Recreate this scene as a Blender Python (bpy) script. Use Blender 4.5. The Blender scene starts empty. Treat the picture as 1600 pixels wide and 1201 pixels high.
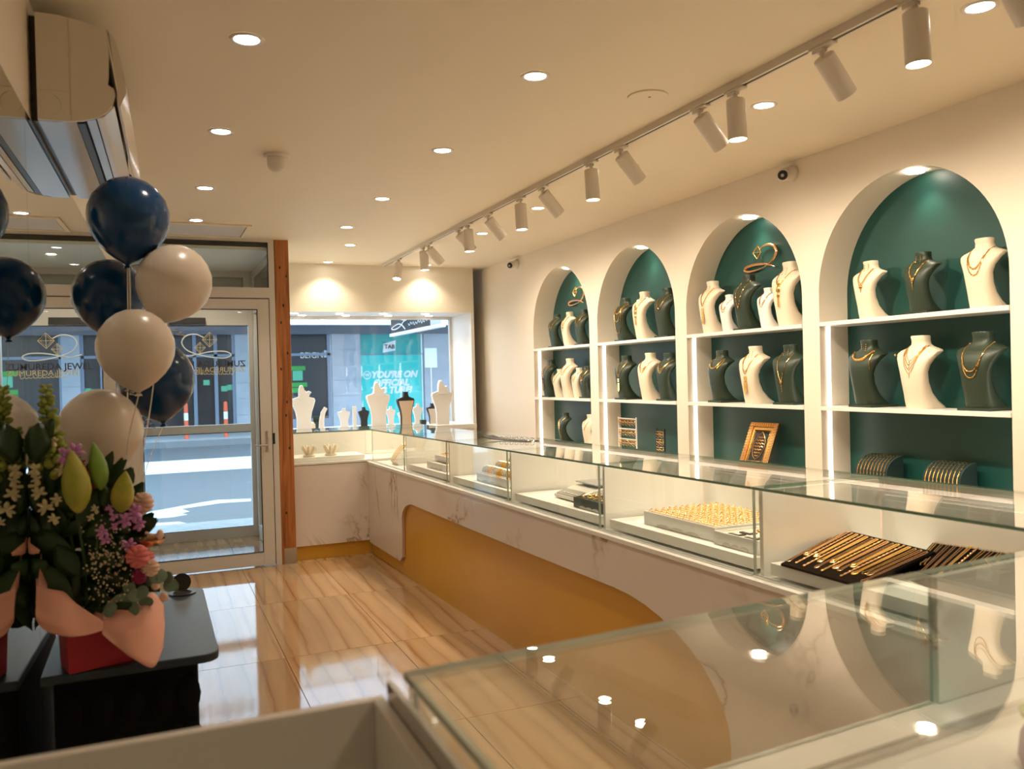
import bpy, bmesh, math, random
from mathutils import Vector, Matrix, Euler
random.seed(7)
PI = math.pi
SC = bpy.context.scene
COL = SC.collection

# ------------------------------------------------------------------ camera
CAM = Vector((0, 0, 1.5)); FPX = 1325.9
yaw, pit, rol = 0.40294, -0.01054, -0.02464
fw = Vector((math.sin(yaw)*math.cos(pit), math.cos(yaw)*math.cos(pit), math.sin(pit)))
rt = fw.cross(Vector((0, 0, 1))).normalized(); up = rt.cross(fw)
rt, up = rt*math.cos(rol)+up*math.sin(rol), up*math.cos(rol)-rt*math.sin(rol)
cd = bpy.data.cameras.new('camera'); cam = bpy.data.objects.new('camera', cd); COL.objects.link(cam)
cam.matrix_world = Matrix(((rt.x, up.x, -fw.x, CAM.x), (rt.y, up.y, -fw.y, CAM.y), (rt.z, up.z, -fw.z, CAM.z), (0, 0, 0, 1)))
cd.sensor_width = 36; cd.lens = 36*FPX/1600; cd.clip_start = 0.02; cd.clip_end = 300
cd.dof.use_dof = True; cd.dof.focus_distance = 5.2; cd.dof.aperture_fstop = 3.6
SC.camera = cam
# ------------------------------------------------------------------ world / exposure
w = bpy.data.worlds.new('overcast_sky'); SC.world = w; w.use_nodes = True
bg = w.node_tree.nodes['Background']; bg.inputs[0].default_value = (0.62, 0.80, 1.0, 1); bg.inputs[1].default_value = 1.65
SC.view_settings.view_transform = 'Standard'; SC.view_settings.look = 'None'
SC.view_settings.gamma = 1; SC.view_settings.exposure = 1.2
try: SC.view_settings.use_curve_mapping = False
except Exception: pass
WARM = (1.0, 0.83, 0.63)
P_DOWN, P_TRACK, P_NICHE, E_DISC, E_LED = 13.0, 40.0, 3.0, 12.0, 2.6

# ------------------------------------------------------------------ measuring helpers: where a sight line meets a real plane
def ray(x, y): return fw + rt*((x-800)/FPX) - up*((y-600.5)/FPX)
def on_x(x, y, X): d = ray(x, y); return CAM + d*((X-CAM.x)/d.x)
def on_y(x, y, Y): d = ray(x, y); return CAM + d*((Y-CAM.y)/d.y)
def on_z(x, y, Z): d = ray(x, y); return CAM + d*((Z-CAM.z)/d.z)

# ------------------------------------------------------------------ materials
def mat(name, c, r=0.5, m=0.0, spec=None, coat=0, emit=None, es=0, bump=0, bscale=50, sss=0):
    mt = bpy.data.materials.new(name); mt.use_nodes = True
    n = mt.node_tree.nodes; b = n['Principled BSDF']
    b.inputs['Base Color'].default_value = (*c, 1); b.inputs['Roughness'].default_value = r; b.inputs['Metallic'].default_value = m
    if spec is not None: b.inputs['Specular IOR Level'].default_value = spec
    if coat: b.inputs['Coat Weight'].default_value = coat; b.inputs['Coat Roughness'].default_value = .05
    if emit: b.inputs['Emission Color'].default_value = (*emit, 1); b.inputs['Emission Strength'].default_value = es
    if sss: b.inputs['Subsurface Weight'].default_value = sss; b.inputs['Subsurface Radius'].default_value = (.03, .02, .015)
    if bump:
        t = n.new('ShaderNodeTexNoise'); t.inputs['Scale'].default_value = bscale; t.inputs['Detail'].default_value = 4
        tc = n.new('ShaderNodeTexCoord'); mt.node_tree.links.new(tc.outputs['Object'], t.inputs['Vector'])
        bp = n.new('ShaderNodeBump'); bp.inputs['Strength'].default_value = bump; bp.inputs['Distance'].default_value = .002
        mt.node_tree.links.new(t.outputs['Fac'], bp.inputs['Height']); mt.node_tree.links.new(bp.outputs['Normal'], b.inputs['Normal'])
    return mt
def nodes(mt):
    nt = mt.node_tree
    def new(t, **kw):
        n = nt.nodes.new(t)
        for k, v in kw.items(): n.inputs[k.replace('_', ' ')].default_value = v
        return n
    return nt, new, nt.links.new
def ramp(n, stops):
    cr = n.color_ramp
    while len(cr.elements) > 1: cr.elements.remove(cr.elements[-1])
    cr.elements[0].position = stops[0][0]; cr.elements[0].color = (*stops[0][1], 1)
    for p, c in stops[1:]: e = cr.elements.new(p); e.color = (*c, 1)
def mottled(name, c1, c2, scale=6, rough=.5, metal=0, bump=0, detail=6):
    mt = mat(name, c1, rough, metal); nt, new, lk = nodes(mt); b = nt.nodes['Principled BSDF']
    tc = new('ShaderNodeTexCoord'); t = new('ShaderNodeTexNoise', Scale=scale, Detail=detail); lk(tc.outputs['Object'], t.inputs['Vector'])
    r = new('ShaderNodeValToRGB'); ramp(r, [(.35, c1), (.65, c2)]); lk(t.outputs['Fac'], r.inputs['Fac']); lk(r.outputs['Color'], b.inputs['Base Color'])
    if bump:
        bp = new('ShaderNodeBump', Strength=bump, Distance=.002); lk(t.outputs['Fac'], bp.inputs['Height']); lk(bp.outputs['Normal'], b.inputs['Normal'])
    return mt
def glass(name, tint=(.93, .97, .95), k=1.0, f0=.04):
    mt = bpy.data.materials.new(name); mt.use_nodes = True; nt, new, lk = nodes(mt); nt.nodes.clear()
    out = new('ShaderNodeOutputMaterial'); mx = new('ShaderNodeMixShader'); tr = new('ShaderNodeBsdfTransparent'); gl = new('ShaderNodeBsdfGlossy')
    tr.inputs['Color'].default_value = (*tint, 1); gl.inputs['Roughness'].default_value = 0.0; gl.inputs['Color'].default_value = (k, k, k, 1)
    g = new('ShaderNodeNewGeometry'); d = nt.nodes.new('ShaderNodeVectorMath'); d.operation = 'DOT_PRODUCT'
    lk(g.outputs['Normal'], d.inputs[0]); lk(g.outputs['Incoming'], d.inputs[1])
    def M(op, a, b=None):
        n = nt.nodes.new('ShaderNodeMath'); n.operation = op
        for i, v in enumerate((a, b)):
            if v is None: continue
            if isinstance(v, (int, float)): n.inputs[i].default_value = v
            else: lk(v, n.inputs[i])
        return n.outputs[0]
    a = M('ABSOLUTE', d.outputs['Value']); p = M('POWER', M('SUBTRACT', 1.0, a), 5.0)
    lk(M('ADD', M('MULTIPLY', p, 1-f0), f0), mx.inputs[0]); lk(tr.outputs[0], mx.inputs[1]); lk(gl.outputs[0], mx.inputs[2]); lk(mx.outputs[0], out.inputs[0])
    return mt
def emis(name, c, s): return mat(name, (.8, .8, .8), .5, emit=c, es=s)

def floor_mat():
    mt = mat('honey_travertine', (.6, .42, .24), .06, spec=.6); nt, new, lk = nodes(mt); b = nt.nodes['Principled BSDF']
    tc = new('ShaderNodeTexCoord'); oi = new('ShaderNodeObjectInfo'); ad = nt.nodes.new('ShaderNodeVectorMath'); ad.operation = 'MULTIPLY_ADD'
    cb = new('ShaderNodeCombineXYZ'); lk(oi.outputs['Random'], cb.inputs[0]); lk(oi.outputs['Random'], cb.inputs[1])
    lk(cb.outputs[0], ad.inputs[0]); ad.inputs[1].default_value = (.35, .9, 0); lk(tc.outputs['Object'], ad.inputs[2])
    mp = new('ShaderNodeMapping'); mp.inputs['Scale'].default_value = (1, .11, 1); mp.inputs['Rotation'].default_value = (0, 0, .0); lk(ad.outputs[0], mp.inputs['Vector'])
    wv = new('ShaderNodeTexWave', Scale=1.5, Distortion=4.5, Detail=9.0); wv.inputs['Detail Scale'].default_value = 1.1; wv.inputs['Detail Roughness'].default_value = .62; lk(mp.outputs[0], wv.inputs['Vector'])
    wv.bands_direction = 'X'; wv.wave_profile = 'SAW'
    r = new('ShaderNodeValToRGB'); ramp(r, [(0, (.29, .155, .07)), (.07, (.41, .25, .13)), (.25, (.45, .29, .155)), (.5, (.40, .265, .15)), (.55, (.34, .21, .11)), (.62, (.44, .285, .16)), (.85, (.48, .32, .18)), (.97, (.39, .235, .12)), (1, (.27, .145, .065))])
    lk(wv.outputs['Fac'], r.inputs['Fac'])
    ns = new('ShaderNodeTexNoise', Scale=3.0, Detail=8.0); lk(mp.outputs[0], ns.inputs['Vector'])
    r2 = new('ShaderNodeValToRGB'); ramp(r2, [(.3, (.60, .57, .52)), (.7, (.98, .95, .90))]); lk(ns.outputs['Fac'], r2.inputs['Fac'])
    mx = nt.nodes.new('ShaderNodeMix'); mx.data_type = 'RGBA'; mx.blend_type = 'MULTIPLY'; mx.inputs[0].default_value = .95
    lk(r.outputs[0], mx.inputs[6]); lk(r2.outputs[0], mx.inputs[7]); lk(mx.outputs[2], b.inputs['Base Color'])
    n2 = new('ShaderNodeTexNoise', Scale=5.0, Detail=2.0); lk(tc.outputs['Object'], n2.inputs['Vector'])
    bp = new('ShaderNodeBump', Strength=.05, Distance=.004); lk(n2.outputs['Fac'], bp.inputs['Height']); lk(bp.outputs['Normal'], b.inputs['Normal'])
    return mt
def marble_mat():
    mt = mat('veined_white_marble', (.72, .66, .6), .16); nt, new, lk = nodes(mt); b = nt.nodes['Principled BSDF']
    tc = new('ShaderNodeTexCoord'); ns = new('ShaderNodeTexNoise', Scale=1.0, Detail=5.0, Roughness=.6, Distortion=1.1); lk(tc.outputs['Object'], ns.inputs['Vector'])
    s = nt.nodes.new('ShaderNodeMath'); s.operation = 'SUBTRACT'; lk(ns.outputs['Fac'], s.inputs[0]); s.inputs[1].default_value = .5
    a = nt.nodes.new('ShaderNodeMath'); a.operation = 'ABSOLUTE'; lk(s.outputs[0], a.inputs[0])
    r = new('ShaderNodeValToRGB'); ramp(r, [(0, (1, 1, 1)), (.006, (.55, .55, .55)), (.02, (.12, .12, .12)), (.05, (0, 0, 0))]); lk(a.outputs[0], r.inputs['Fac'])
    n2 = new('ShaderNodeTexNoise', Scale=1.7, Detail=2.0); lk(tc.outputs['Object'], n2.inputs['Vector'])
    r2 = new('ShaderNodeValToRGB'); ramp(r2, [(.46, (0, 0, 0)), (.6, (1, 1, 1))]); lk(n2.outputs['Fac'], r2.inputs['Fac'])
    m = nt.nodes.new('ShaderNodeMath'); m.operation = 'MULTIPLY'; lk(r.outputs[0], m.inputs[0]); lk(r2.outputs[0], m.inputs[1])
    mx = nt.nodes.new('ShaderNodeMix'); mx.data_type = 'RGBA'; lk(m.outputs[0], mx.inputs[0])
    mx.inputs[6].default_value = (.70, .62, .55, 1); mx.inputs[7].default_value = (.34, .21, .10, 1); lk(mx.outputs[2], b.inputs['Base Color'])
    return mt
def wood_mat():
    mt = mat('knotty_orange_timber', (.4, .15, .04), .45); nt, new, lk = nodes(mt); b = nt.nodes['Principled BSDF']
    tc = new('ShaderNodeTexCoord'); mp = new('ShaderNodeMapping'); mp.inputs['Scale'].default_value = (14, 14, .9); lk(tc.outputs['Object'], mp.inputs['Vector'])
    ns = new('ShaderNodeTexNoise', Scale=2.0, Detail=8.0, Distortion=1.2); lk(mp.outputs[0], ns.inputs['Vector'])
    r = new('ShaderNodeValToRGB'); ramp(r, [(.25, (.13, .035, .008)), (.45, (.36, .12, .028)), (.7, (.48, .18, .05))]); lk(ns.outputs['Fac'], r.inputs['Fac']); lk(r.outputs[0], b.inputs['Base Color'])
    return mt
def asphalt(): return mottled('wet_grey_asphalt', (.085, .10, .115), (.14, .16, .18), 60, .45, bump=.3)

M_ = dict(
 wall=mat('cream_painted_wall', (.82, .735, .61), .55, bump=.05, bscale=120), ceil=mat('cream_painted_ceiling', (.80, .71, .55), .6, bump=.04, bscale=90),
 bulk=mat('cream_bulkhead_paint', (.78, .72, .60), .35), green=mat('deep_teal_paint', (.008, .062, .052), .42), white=mat('white_lacquer', (.80, .77, .71), .25),
 shelf=mat('white_shelf_board', (.82, .79, .74), .3), floor=floor_mat(), grout=mat('dark_grout', (.13, .09, .05), .8), marble=marble_mat(),
 gold_panel=mottled('brushed_ochre_gold_laminate', (.60, .32, .032), (.64, .34, .036), 3, .32, .15), rose=mat('raw_slab_edge', (.55, .36, .27), .5),
 glass=glass('clear_case_glass', (.975, .99, .98)), glass_far=glass('clear_window_glass', (.95, .98, .98)), edge=mat('green_glass_edge', (.13, .22, .15), .15, spec=.8),
 edge_lt=mat('pale_green_glass_edge', (.44, .49, .40), .15, spec=.8), alu=mat('brushed_aluminium', (.62, .60, .57), .3, .8), frame=mat('pale_grey_powder_coat', (.62, .58, .53), .4),
 gasket=mat('black_gasket', (.01, .01, .01), .6), wood=wood_mat(), steel=mat('satin_steel', (.5, .48, .45), .3, 1), gold=mat('polished_gold', (1.0, .62, .20), .16, 1),
 goldr=mat('rose_gold_metal', (.85, .48, .24), .25, 1), silver=mat('bright_silver', (.85, .83, .8), .12, 1), cream=mat('cream_leatherette', (.78, .68, .52), .42, bump=.1, bscale=400),
 dark=mat('dark_green_leatherette', (.024, .040, .024), .42, bump=.25, bscale=300), beige=mat('beige_board', (.62, .50, .38), .6), black=mat('black_velvet', (.005, .004, .004), .95, spec=.02),
 rampm=mat('dark_teal_velvet', (.01, .035, .035), .8), blk2=mat('charcoal_sign_face', (.035, .037, .042), .7, spec=.15), blk=mat('black_plastic', (.012, .012, .013), .35), spotw=mat('white_spot_housing', (.72, .66, .58), .35), lens=emis('lit_lamp_lens', (1, .90, .76), E_DISC), lensc=emis('lit_lamp_lens_cool', (.95, .97, 1.0), E_DISC),
 led=emis('led_strip', (1, .93, .82), E_LED), acw=mat('aged_white_abs', (.74, .67, .57), .25), acg=mat('greyish_abs', (.50, .48, .45), .2), mirror=mat('silvered_mirror', (.86, .88, .86), .0, 1),
 balb=mat('navy_balloon_latex', (.002, .045, .14), .16, spec=.45), balw=mat('pearl_balloon_latex', (.72, .63, .54), .28, spec=.6, sss=.15), ribbon=mat('white_ribbon', (.75, .70, .62), .35),
 red=mat('deep_red_card', (.34, .0, .012), .5), pink=mat('pink_wrapping_paper', (.72, .36, .27), .6, sss=.05), leaf=mottled('dark_green_leaf', (.008, .030, .007), (.022, .066, .013), 12, .4),
 leafl=mottled('yellow_green_petal', (.20, .26, .02), (.36, .40, .07), 18, .5), euca=mat('eucalyptus_leaf', (.17, .25, .17), .55), bud=mottled('lily_bud_skin', (.26, .30, .02), (.45, .38, .06), 14, .4),
 budg=mottled('green_bud_skin', (.14, .27, .02), (.20, .34, .04), 10, .4), pouchm=mat('dusty_lilac_cloth', (.36, .24, .36), .7), orchid=mat('lilac_petal', (.62, .26, .58), .5), mag=mat('magenta_petal', (.34, .015, .10), .5), pinkf=mat('coral_pink_petal', (.75, .20, .20), .5),
 peach=mat('pale_peach_petal', (.80, .55, .42), .55), creamf=mat('cream_petal', (.75, .68, .42), .55), tiny=mat('tiny_white_blossom', (.5, .42, .28), .6), stem=mat('green_stem', (.06, .12, .02), .5),
 ttop=mat('slate_black_tabletop', (.022, .034, .045), .38, spec=.3), tbody=mat('black_quilted_leather', (.003, .003, .0035), .6, spec=.12), asphalt=asphalt(), paint=mat('white_road_paint', (.75, .77, .78), .7), kerb=mat('grey_kerb_stone', (.20, .22, .24), .8),
 pave=mottled('pale_pavement', (.35, .38, .40), (.42, .45, .47), 8, .8), stone=mottled('blue_grey_stone_cladding', (.38, .42, .48), (.45, .49, .55), 2, .6), darkwin=mat('dark_shop_glass', (.02, .027, .035), .12, spec=.25), bframe=mat('blue_grey_metal_frame', (.20, .26, .36), .4),
 grey=mat('dark_grey_facade', (.13, .15, .19), .5), teal=mat('teal_poster', (.02, .62, .58), .4), teald=mat('darker_teal_poster', (.02, .40, .38), .4), wprint=mat('white_print', (.80, .85, .88), .5), greenp=mat('green_poster', (.03, .35, .05), .5),
 orange=mat('orange_bollard', (.75, .12, .05), .5), wfascia=mat('white_awning_fascia', (.85, .88, .92), .5), vglass=mat('gold_etch_and_reflection', (.80, .60, .24), .4, .2), vdark=mat('etched_dark_line', (.03, .03, .035), .5), vwhite=mat('etched_white_line', (.75, .78, .8), .5),
 shutter=mat('grey_green_roller_slat', (.40, .42, .36), .5), sill=mat('vestibule_grey_paint', (.78, .78, .70), .5), platform=mat('white_platform', (.78, .76, .73), .3), tray=mat('pale_grey_tray', (.66, .66, .62), .35), scalep=mat('scale_plastic', (.58, .54, .47), .35), scalem=mat('scale_pan', (.42, .40, .36), .3, .7),
 lit=emis('lit_tube', (1, .80, .60), 3.0), green_l=mat('green_card', (.1, .5, .3), .5))

# ------------------------------------------------------------------ mesh helpers
class MB:
    def __init__(s): s.v = []; s.f = []; s.m = []
    def add(s, vs, fs, mi=0):
        o = len(s.v); s.v += [tuple(v) for v in vs]; s.f += [tuple(i+o for i in f) for f in fs]; s.m += [mi]*len(fs)
    def box(s, x0, x1, y0, y1, z0, z1, mi=0, M=None):
        vs = [(x, y, z) for z in (z0, z1) for y in (y0, y1) for x in (x0, x1)]
        if M: vs = [M @ Vector(v) for v in vs]
        s.add(vs, [(0, 2, 3, 1), (4, 5, 7, 6), (0, 1, 5, 4), (2, 6, 7, 3), (0, 4, 6, 2), (1, 3, 7, 5)], mi); return s
    def hexa(s, b, t, mi=0, side=None):   # b, t: 4 bottom / 4 top points, counter-clockwise
        s.add(list(b)+list(t), [(3, 2, 1, 0), (4, 5, 6, 7)], mi)
        o = len(s.v)-8; sm = mi if side is None else side
        for i in range(4): j = (i+1) % 4; s.f.append((o+i, o+j, o+4+j, o+4+i)); s.m.append(sm)
        return s
    def prism(s, pts, d, mi=0, side=None):   # pts: planar loop of Vectors, d: offset vector
        n = len(pts); pts = [Vector(p) for p in pts]; d = Vector(d)
        s.add(pts+[p+d for p in pts], [tuple(range(n))[::-1], tuple(range(n, 2*n))], mi)
        o = len(s.v)-2*n; sm = mi if side is None else side
        for i in range(n): j = (i+1) % n; s.f.append((o+i, o+j, o+n+j, o+n+i)); s.m.append(sm)
        return s
    def rings(s, rs, cap0=True, cap1=True, mi=0):
        n = len(rs[0]); o = len(s.v); vs = [p for r in rs for p in r]; fs = []
        for k in range(len(rs)-1):
            for i in range(n): j = (i+1) % n; fs.append((k*n+i, k*n+j, (k+1)*n+j, (k+1)*n+i))
        if cap0: fs.append(tuple(range(n))[::-1])
        if cap1: fs.append(tuple((len(rs)-1)*n+i for i in range(n)))
        s.add(vs, fs, mi); return s
    def lathe(s, prof, c=(0, 0, 0), n=24, M=None, mi=0, cap0=True, cap1=True):
        rs = []
        for r, z in prof:
            ring = [Vector((r*math.cos(2*PI*i/n), r*math.sin(2*PI*i/n), z)) for i in range(n)]
            if M: ring = [M @ p for p in ring]
            rs.append([p+Vector(c) for p in ring])
        return s.rings(rs, cap0, cap1, mi)
    def tube(s, pts, r, n=6, mi=0, sy=1.0):
        pts = [Vector(p) for p in pts]; rs = []; prev = None
        for k, p in enumerate(pts):
            t = (pts[min(k+1, len(pts)-1)]-pts[max(k-1, 0)]).normalized()
            a = prev if prev else (Vector((0, 0, 1)) if abs(t.z) < .9 else Vector((1, 0, 0)))
            u = (a-t*a.dot(t)).normalized(); prev = u; v = t.cross(u)
            rr = r[k] if isinstance(r, (list, tuple)) else r
            rs.append([p+u*(rr*math.cos(2*PI*i/n))+v*(rr*sy*math.sin(2*PI*i/n)) for i in range(n)])
        return s.rings(rs, mi=mi)
    def ball(s, c, r, seg=8, rg=6, sc=(1, 1, 1), M=None, mi=0):
        prof = [(math.sin(PI*k/rg), -math.cos(PI*k/rg)) for k in range(1, rg)]
        vs = [Vector((0, 0, -1))]+[Vector((a*math.cos(2*PI*i/seg), a*math.sin(2*PI*i/seg), z)) for a, z in prof for i in range(seg)]+[Vector((0, 0, 1))]
        vs = [Vector((v.x*r*sc[0], v.y*r*sc[1], v.z*r*sc[2])) for v in vs]
        if M: vs = [M @ v for v in vs]
        vs = [v+Vector(c) for v in vs]; fs = []; L = len(prof)
        for i in range(seg): j = (i+1) % seg; fs.append((0, 1+j, 1+i)); fs.append((len(vs)-1, 1+(L-1)*seg+i, 1+(L-1)*seg+j))
        for k in range(L-1):
            for i in range(seg): j = (i+1) % seg; fs.append((1+k*seg+i, 1+k*seg+j, 1+(k+1)*seg+j, 1+(k+1)*seg+i))
        s.add(vs, fs, mi); return s
    def mesh(s, name, mats, smooth=False):
        me = bpy.data.meshes.new(name); me.from_pydata(s.v, [], s.f)
        for m in (mats if isinstance(mats, (list, tuple)) else [mats]): me.materials.append(M_[m])
        me.polygons.foreach_set('material_index', s.m)
        if smooth:
            me.polygons.foreach_set('use_smooth', [True]*len(s.f))
            me.update(); me.set_sharp_from_angle(angle=math.radians(smooth if smooth > 1 else 40))
        me.update(); return me
def clean(o):
    bm = bmesh.new(); bm.from_mesh(o.data); bmesh.ops.recalc_face_normals(bm, faces=bm.faces)
    if len(o.data.materials) == 2 and o.data.materials[0] == M_['glass']:      # sheet faces clear, rim faces green
        am = max(f.calc_area() for f in bm.faces)
        for f in bm.faces: f.material_index = 0 if f.calc_area() > .4*am else 1
    bm.to_mesh(o.data); bm.free()
def obj(name, mb, mats, parent=None, smooth=False, local=False, label=None, kind=None, bev=0):
    me = mb if isinstance(mb, bpy.types.Mesh) else mb.mesh(name, mats, smooth)
    if parent is not None and not local and not isinstance(mb, bpy.types.Mesh):
        me.transform(wmat(parent).inverted())
    o = bpy.data.objects.new(name, me); COL.objects.link(o)
    if parent is not None: o.parent = parent
    if not isinstance(mb, bpy.types.Mesh): clean(o)
    if label: o['label'] = label
    if kind: o['kind'] = kind
    if bev:
        b = o.modifiers.new('bevel', 'BEVEL'); b.width = bev; b.segments = 2; b.limit_method = 'ANGLE'
    return o
def wmat(o):
    m = Matrix.LocRotScale(o.location, o.rotation_euler, o.scale)
    return wmat(o.parent) @ m if o.parent else m
def thing(name, label, cat, loc=(0, 0, 0), rot=0, group=None, kind=None):
    o = bpy.data.objects.new(name, None); COL.objects.link(o); o.location = loc
    o.rotation_euler = rot if isinstance(rot, (tuple, list)) else (0, 0, rot); o.empty_display_size = .05
    o['label'] = label; o['category'] = cat
    if group: o['group'] = group
    if kind: o['kind'] = kind
    return o
def tag(o, label, cat, group=None, kind=None):
    o['label'] = label; o['category'] = cat
    if group: o['group'] = group
    if kind: o['kind'] = kind
    return o
def struct(name, mb, mats, label, cat='wall', **kw):
    o = obj(name, mb, mats, **kw); return tag(o, label, cat, kind='structure')
def base_origin(o, p):   # move a single-mesh thing's origin to its base
    o.data.transform(Matrix.Translation(-Vector(p))); o.location = p; return o
def dup(root, loc=None, rot=None, label=None):
    r = root.copy(); COL.objects.link(r)
    if loc is not None: r.location = loc
    if rot is not None: r.rotation_euler = rot
    if label: r['label'] = label
    for ch in root.children:
        c = ch.copy(); COL.objects.link(c); c.parent = r
        for g in ch.children: d = g.copy(); COL.objects.link(d); d.parent = c
    return r
def text_mesh(txt, size, depth=.001, shear=0, offset=0, font_scale=1, align='CENTER'):
    c = bpy.data.curves.new('lettering', 'FONT'); c.body = txt; c.size = size; c.extrude = depth; c.shear = shear; c.offset = offset
    c.align_x = align; c.align_y = 'CENTER'; c.resolution_u = 3; c.space_line = .8
    o = bpy.data.objects.new('lettering', c); COL.objects.link(o); bpy.context.view_layer.update()
    me = bpy.data.meshes.new_from_object(o.evaluated_get(bpy.context.evaluated_depsgraph_get())); bpy.data.objects.remove(o); return me
def text(name, txt, size, mtx, m, parent, **kw):
    me = text_mesh(txt, size, **kw); me.materials.clear(); me.materials.append(M_[m]); me.transform(wmat(parent).inverted() @ mtx if parent else mtx)
    o = bpy.data.objects.new(name, me); COL.objects.link(o)
    if parent: o.parent = parent
    return o
FACE_ME = Matrix.Rotation(PI/2, 4, 'X')      # text readable when looking towards +Y
def spot(name, loc, d, power, size=110, blend=.8, col=WARM, rad=.03):
    l = bpy.data.lights.new(name, 'SPOT'); l.energy = power; l.spot_size = math.radians(size); l.spot_blend = blend; l.color = col; l.shadow_soft_size = rad
    o = bpy.data.objects.new(name, l); COL.objects.link(o); o.location = loc; o.rotation_euler = Vector(d).to_track_quat('-Z', 'Y').to_euler(); return o

H = 2.655                      # ceiling height
XW = 3.33                      # niche wall
def XL(y): return -.3+.0241*(y-3.0)      # left wall, slightly out of square
# ------------------------------------------------------------------ room shell
fl = obj('floor', MB().box(-.8, 3.6, -2, 8.62, -.08, -.006), 'grout'); tag(fl, 'polished honey travertine tiled shop floor', 'floor', kind='structure')
tile = MB().box(-.2982, .2982, -.5982, .5982, -.006, 0).mesh('tile', 'floor')
tb = bpy.data.meshes
for i in range(7):
    for j in range(8):
        cx_, cy_ = .337-.6+.6*i-.0+.0, 2.91-3.6+1.2*j
        if cy_+.6 > 8.62: continue
        o = obj('tile', tile, None, fl); o.location = (cx_, cy_, 0)
half = MB().box(-.2982, .2982, -.15, .152, -.006, 0).mesh('tile', 'floor')
for i in range(7): o = obj('tile', half, None, fl); o.location = (-.263+.6*i, 8.463, 0)
struct('ceiling', MB().box(-.6, 3.6, -2, 9.2, H, H+.1), 'ceil', 'plain cream painted ceiling', 'ceiling')
# left wall, rotated a little
lw = MB(); lw.hexa([(XL(-2)-.1, -2, 0), (XL(-2), -2, 0), (XL(7.15), 7.15, 0), (XL(7.15)-.1, 7.15, 0)], [(XL(-2)-.1, -2, H), (XL(-2), -2, H), (XL(7.15), 7.15, H), (XL(7.15)-.1, 7.15, H)])
struct('wall_left', lw, 'wall', 'cream side wall behind the mirror and air conditioner')
struct('wall_back', MB().box(-.6, 3.6, -2.1, -2, 0, H), 'wall', 'cream wall behind the camera')
# right wall with four arched openings
NI = [3.01, 4.242, 5.478, 6.717]; RAD = .552; ZS = 1.893; ZB = .885
wr = MB()
def wface(y0, y1, z0, z1): wr.add([(XW, y0, z0), (XW, y1, z0), (XW, y1, z1), (XW, y0, z1)], [(0, 1, 2, 3)])
wface(-2, 9.2, 0, ZB)
ys = [-2]+sum([[c-RAD, c+RAD] for c in NI], [])+[9.2]
for k in range(0, len(ys), 2): wface(ys[k], ys[k+1], ZB, H)
NS = 40
def arch(c, X, r=RAD): return [Vector((X, c+r*math.cos(PI*i/NS), ZS+r*math.sin(PI*i/NS))) for i in range(NS+1)]
for c in NI:
    a = arch(c, XW)
    for i in range(NS):
        p, q = a[i], a[i+1]; wr.add([p, q, (XW, q.y, H), (XW, p.y, H)], [(0, 1, 2, 3)])
struct('wall_right', wr, 'wall', 'cream wall pierced by four arched display niches')
# left-hand corner: bulkhead, bay
bk = MB().box(1.0, 3.20, 8.5, 8.56, 2.18, H)
struct('wall_bulkhead', bk, 'bulk', 'cream bulkhead panel above the display window')
bay = MB().box(3.165, 3.20, 8.50, 9.2, 0, 2.18).box(3.165, 3.20, 8.56, 9.2, 2.18, 2.3)
struct('wall_bay', bay, 'platform', 'white side cheek of the display window bay')
struct('ceiling_bay', MB().box(1.0, 3.165, 8.56, 9.2, 2.18, 2.23), 'platform', 'white soffit with small lights over the display window', 'ceiling')
struct('wall_front', MB().box(1.0, 3.6, 9.16, 9.3, 2.23, 3.1).box(3.2, 3.6, 9.16, 9.3, 0, 2.23).box(-1.2, .999, 8.76, 9.159, 2.76, 3.1).box(1.0, 3.165, 9.16, 9.3, 0, .99).box(-1.2, -.2, 7.2, 9.0, 0, 3.1), 'sill', 'grey street front of the shop around window and door')
# ------------------------------------------------------------------ niches
GRP_N = 'arched wall niches'
where = ['nearest', 'second nearest', 'third nearest', 'farthest']
XB = 3.53
for k, c in enumerate(NI):
    t = thing('display_niche', f'{where[k]} arched teal display niche in the cream wall', 'niche', (XW, c, ZB), 0, GRP_N)
    b = MB(); loop = [Vector((XB, c-RAD, ZB)), ]+[p for p in reversed(arch(c, XB))]+[Vector((XB, c+RAD, ZB))]
    b.prism(loop, (.02, 0, 0)); obj('back_panel', b, 'green', t)
    lin = MB(); prof = [Vector((XW, c+RAD, ZB))]+arch(c, XW)+[Vector((XW, c-RAD, ZB))]
    R = [[p, p+Vector((XB-XW, 0, 0)), Vector((XB, c+(p.y-c)*1.03, ZS+(p.z-ZS)*1.02)), Vector((XW+.002, c+(p.y-c)*1.03, ZS+(p.z-ZS)*1.02))] for p in prof]
    lin.rings(R); obj('arch_lining', lin, 'wall', t, smooth=50)
    obj('base_board', MB().box(XW-.004, XB, c-RAD, c+RAD, ZB-.02, ZB), 'shelf', t)
    for z in (1.745, 1.293): obj('shelf', MB().box(XW-.008, XB, c-RAD+.001, c+RAD-.001, z-.022, z), 'shelf', t, bev=.002)
    for s in (-1, 1):
        for z0, z1 in ((1.293, 1.723), (ZB, 1.271)):
            y = c+s*(RAD-.001)
            obj('led_strip', MB().box(3.379, 3.397, min(y, y-s*.006), max(y, y-s*.006), z0+.002, z1-.002), 'led', t)
    # small lamp in the crown of the arch
    obj('crown_light', MB().lathe([(.042, 0), (.042, .006), (.034, .008)], (3.43, c, ZS+RAD-.012), 20), ['lens'], t)
    spot('niche_lamp', (3.44, c, ZS+RAD-.03), (.12, 0, -1), P_NICHE, 100, .9)

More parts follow.
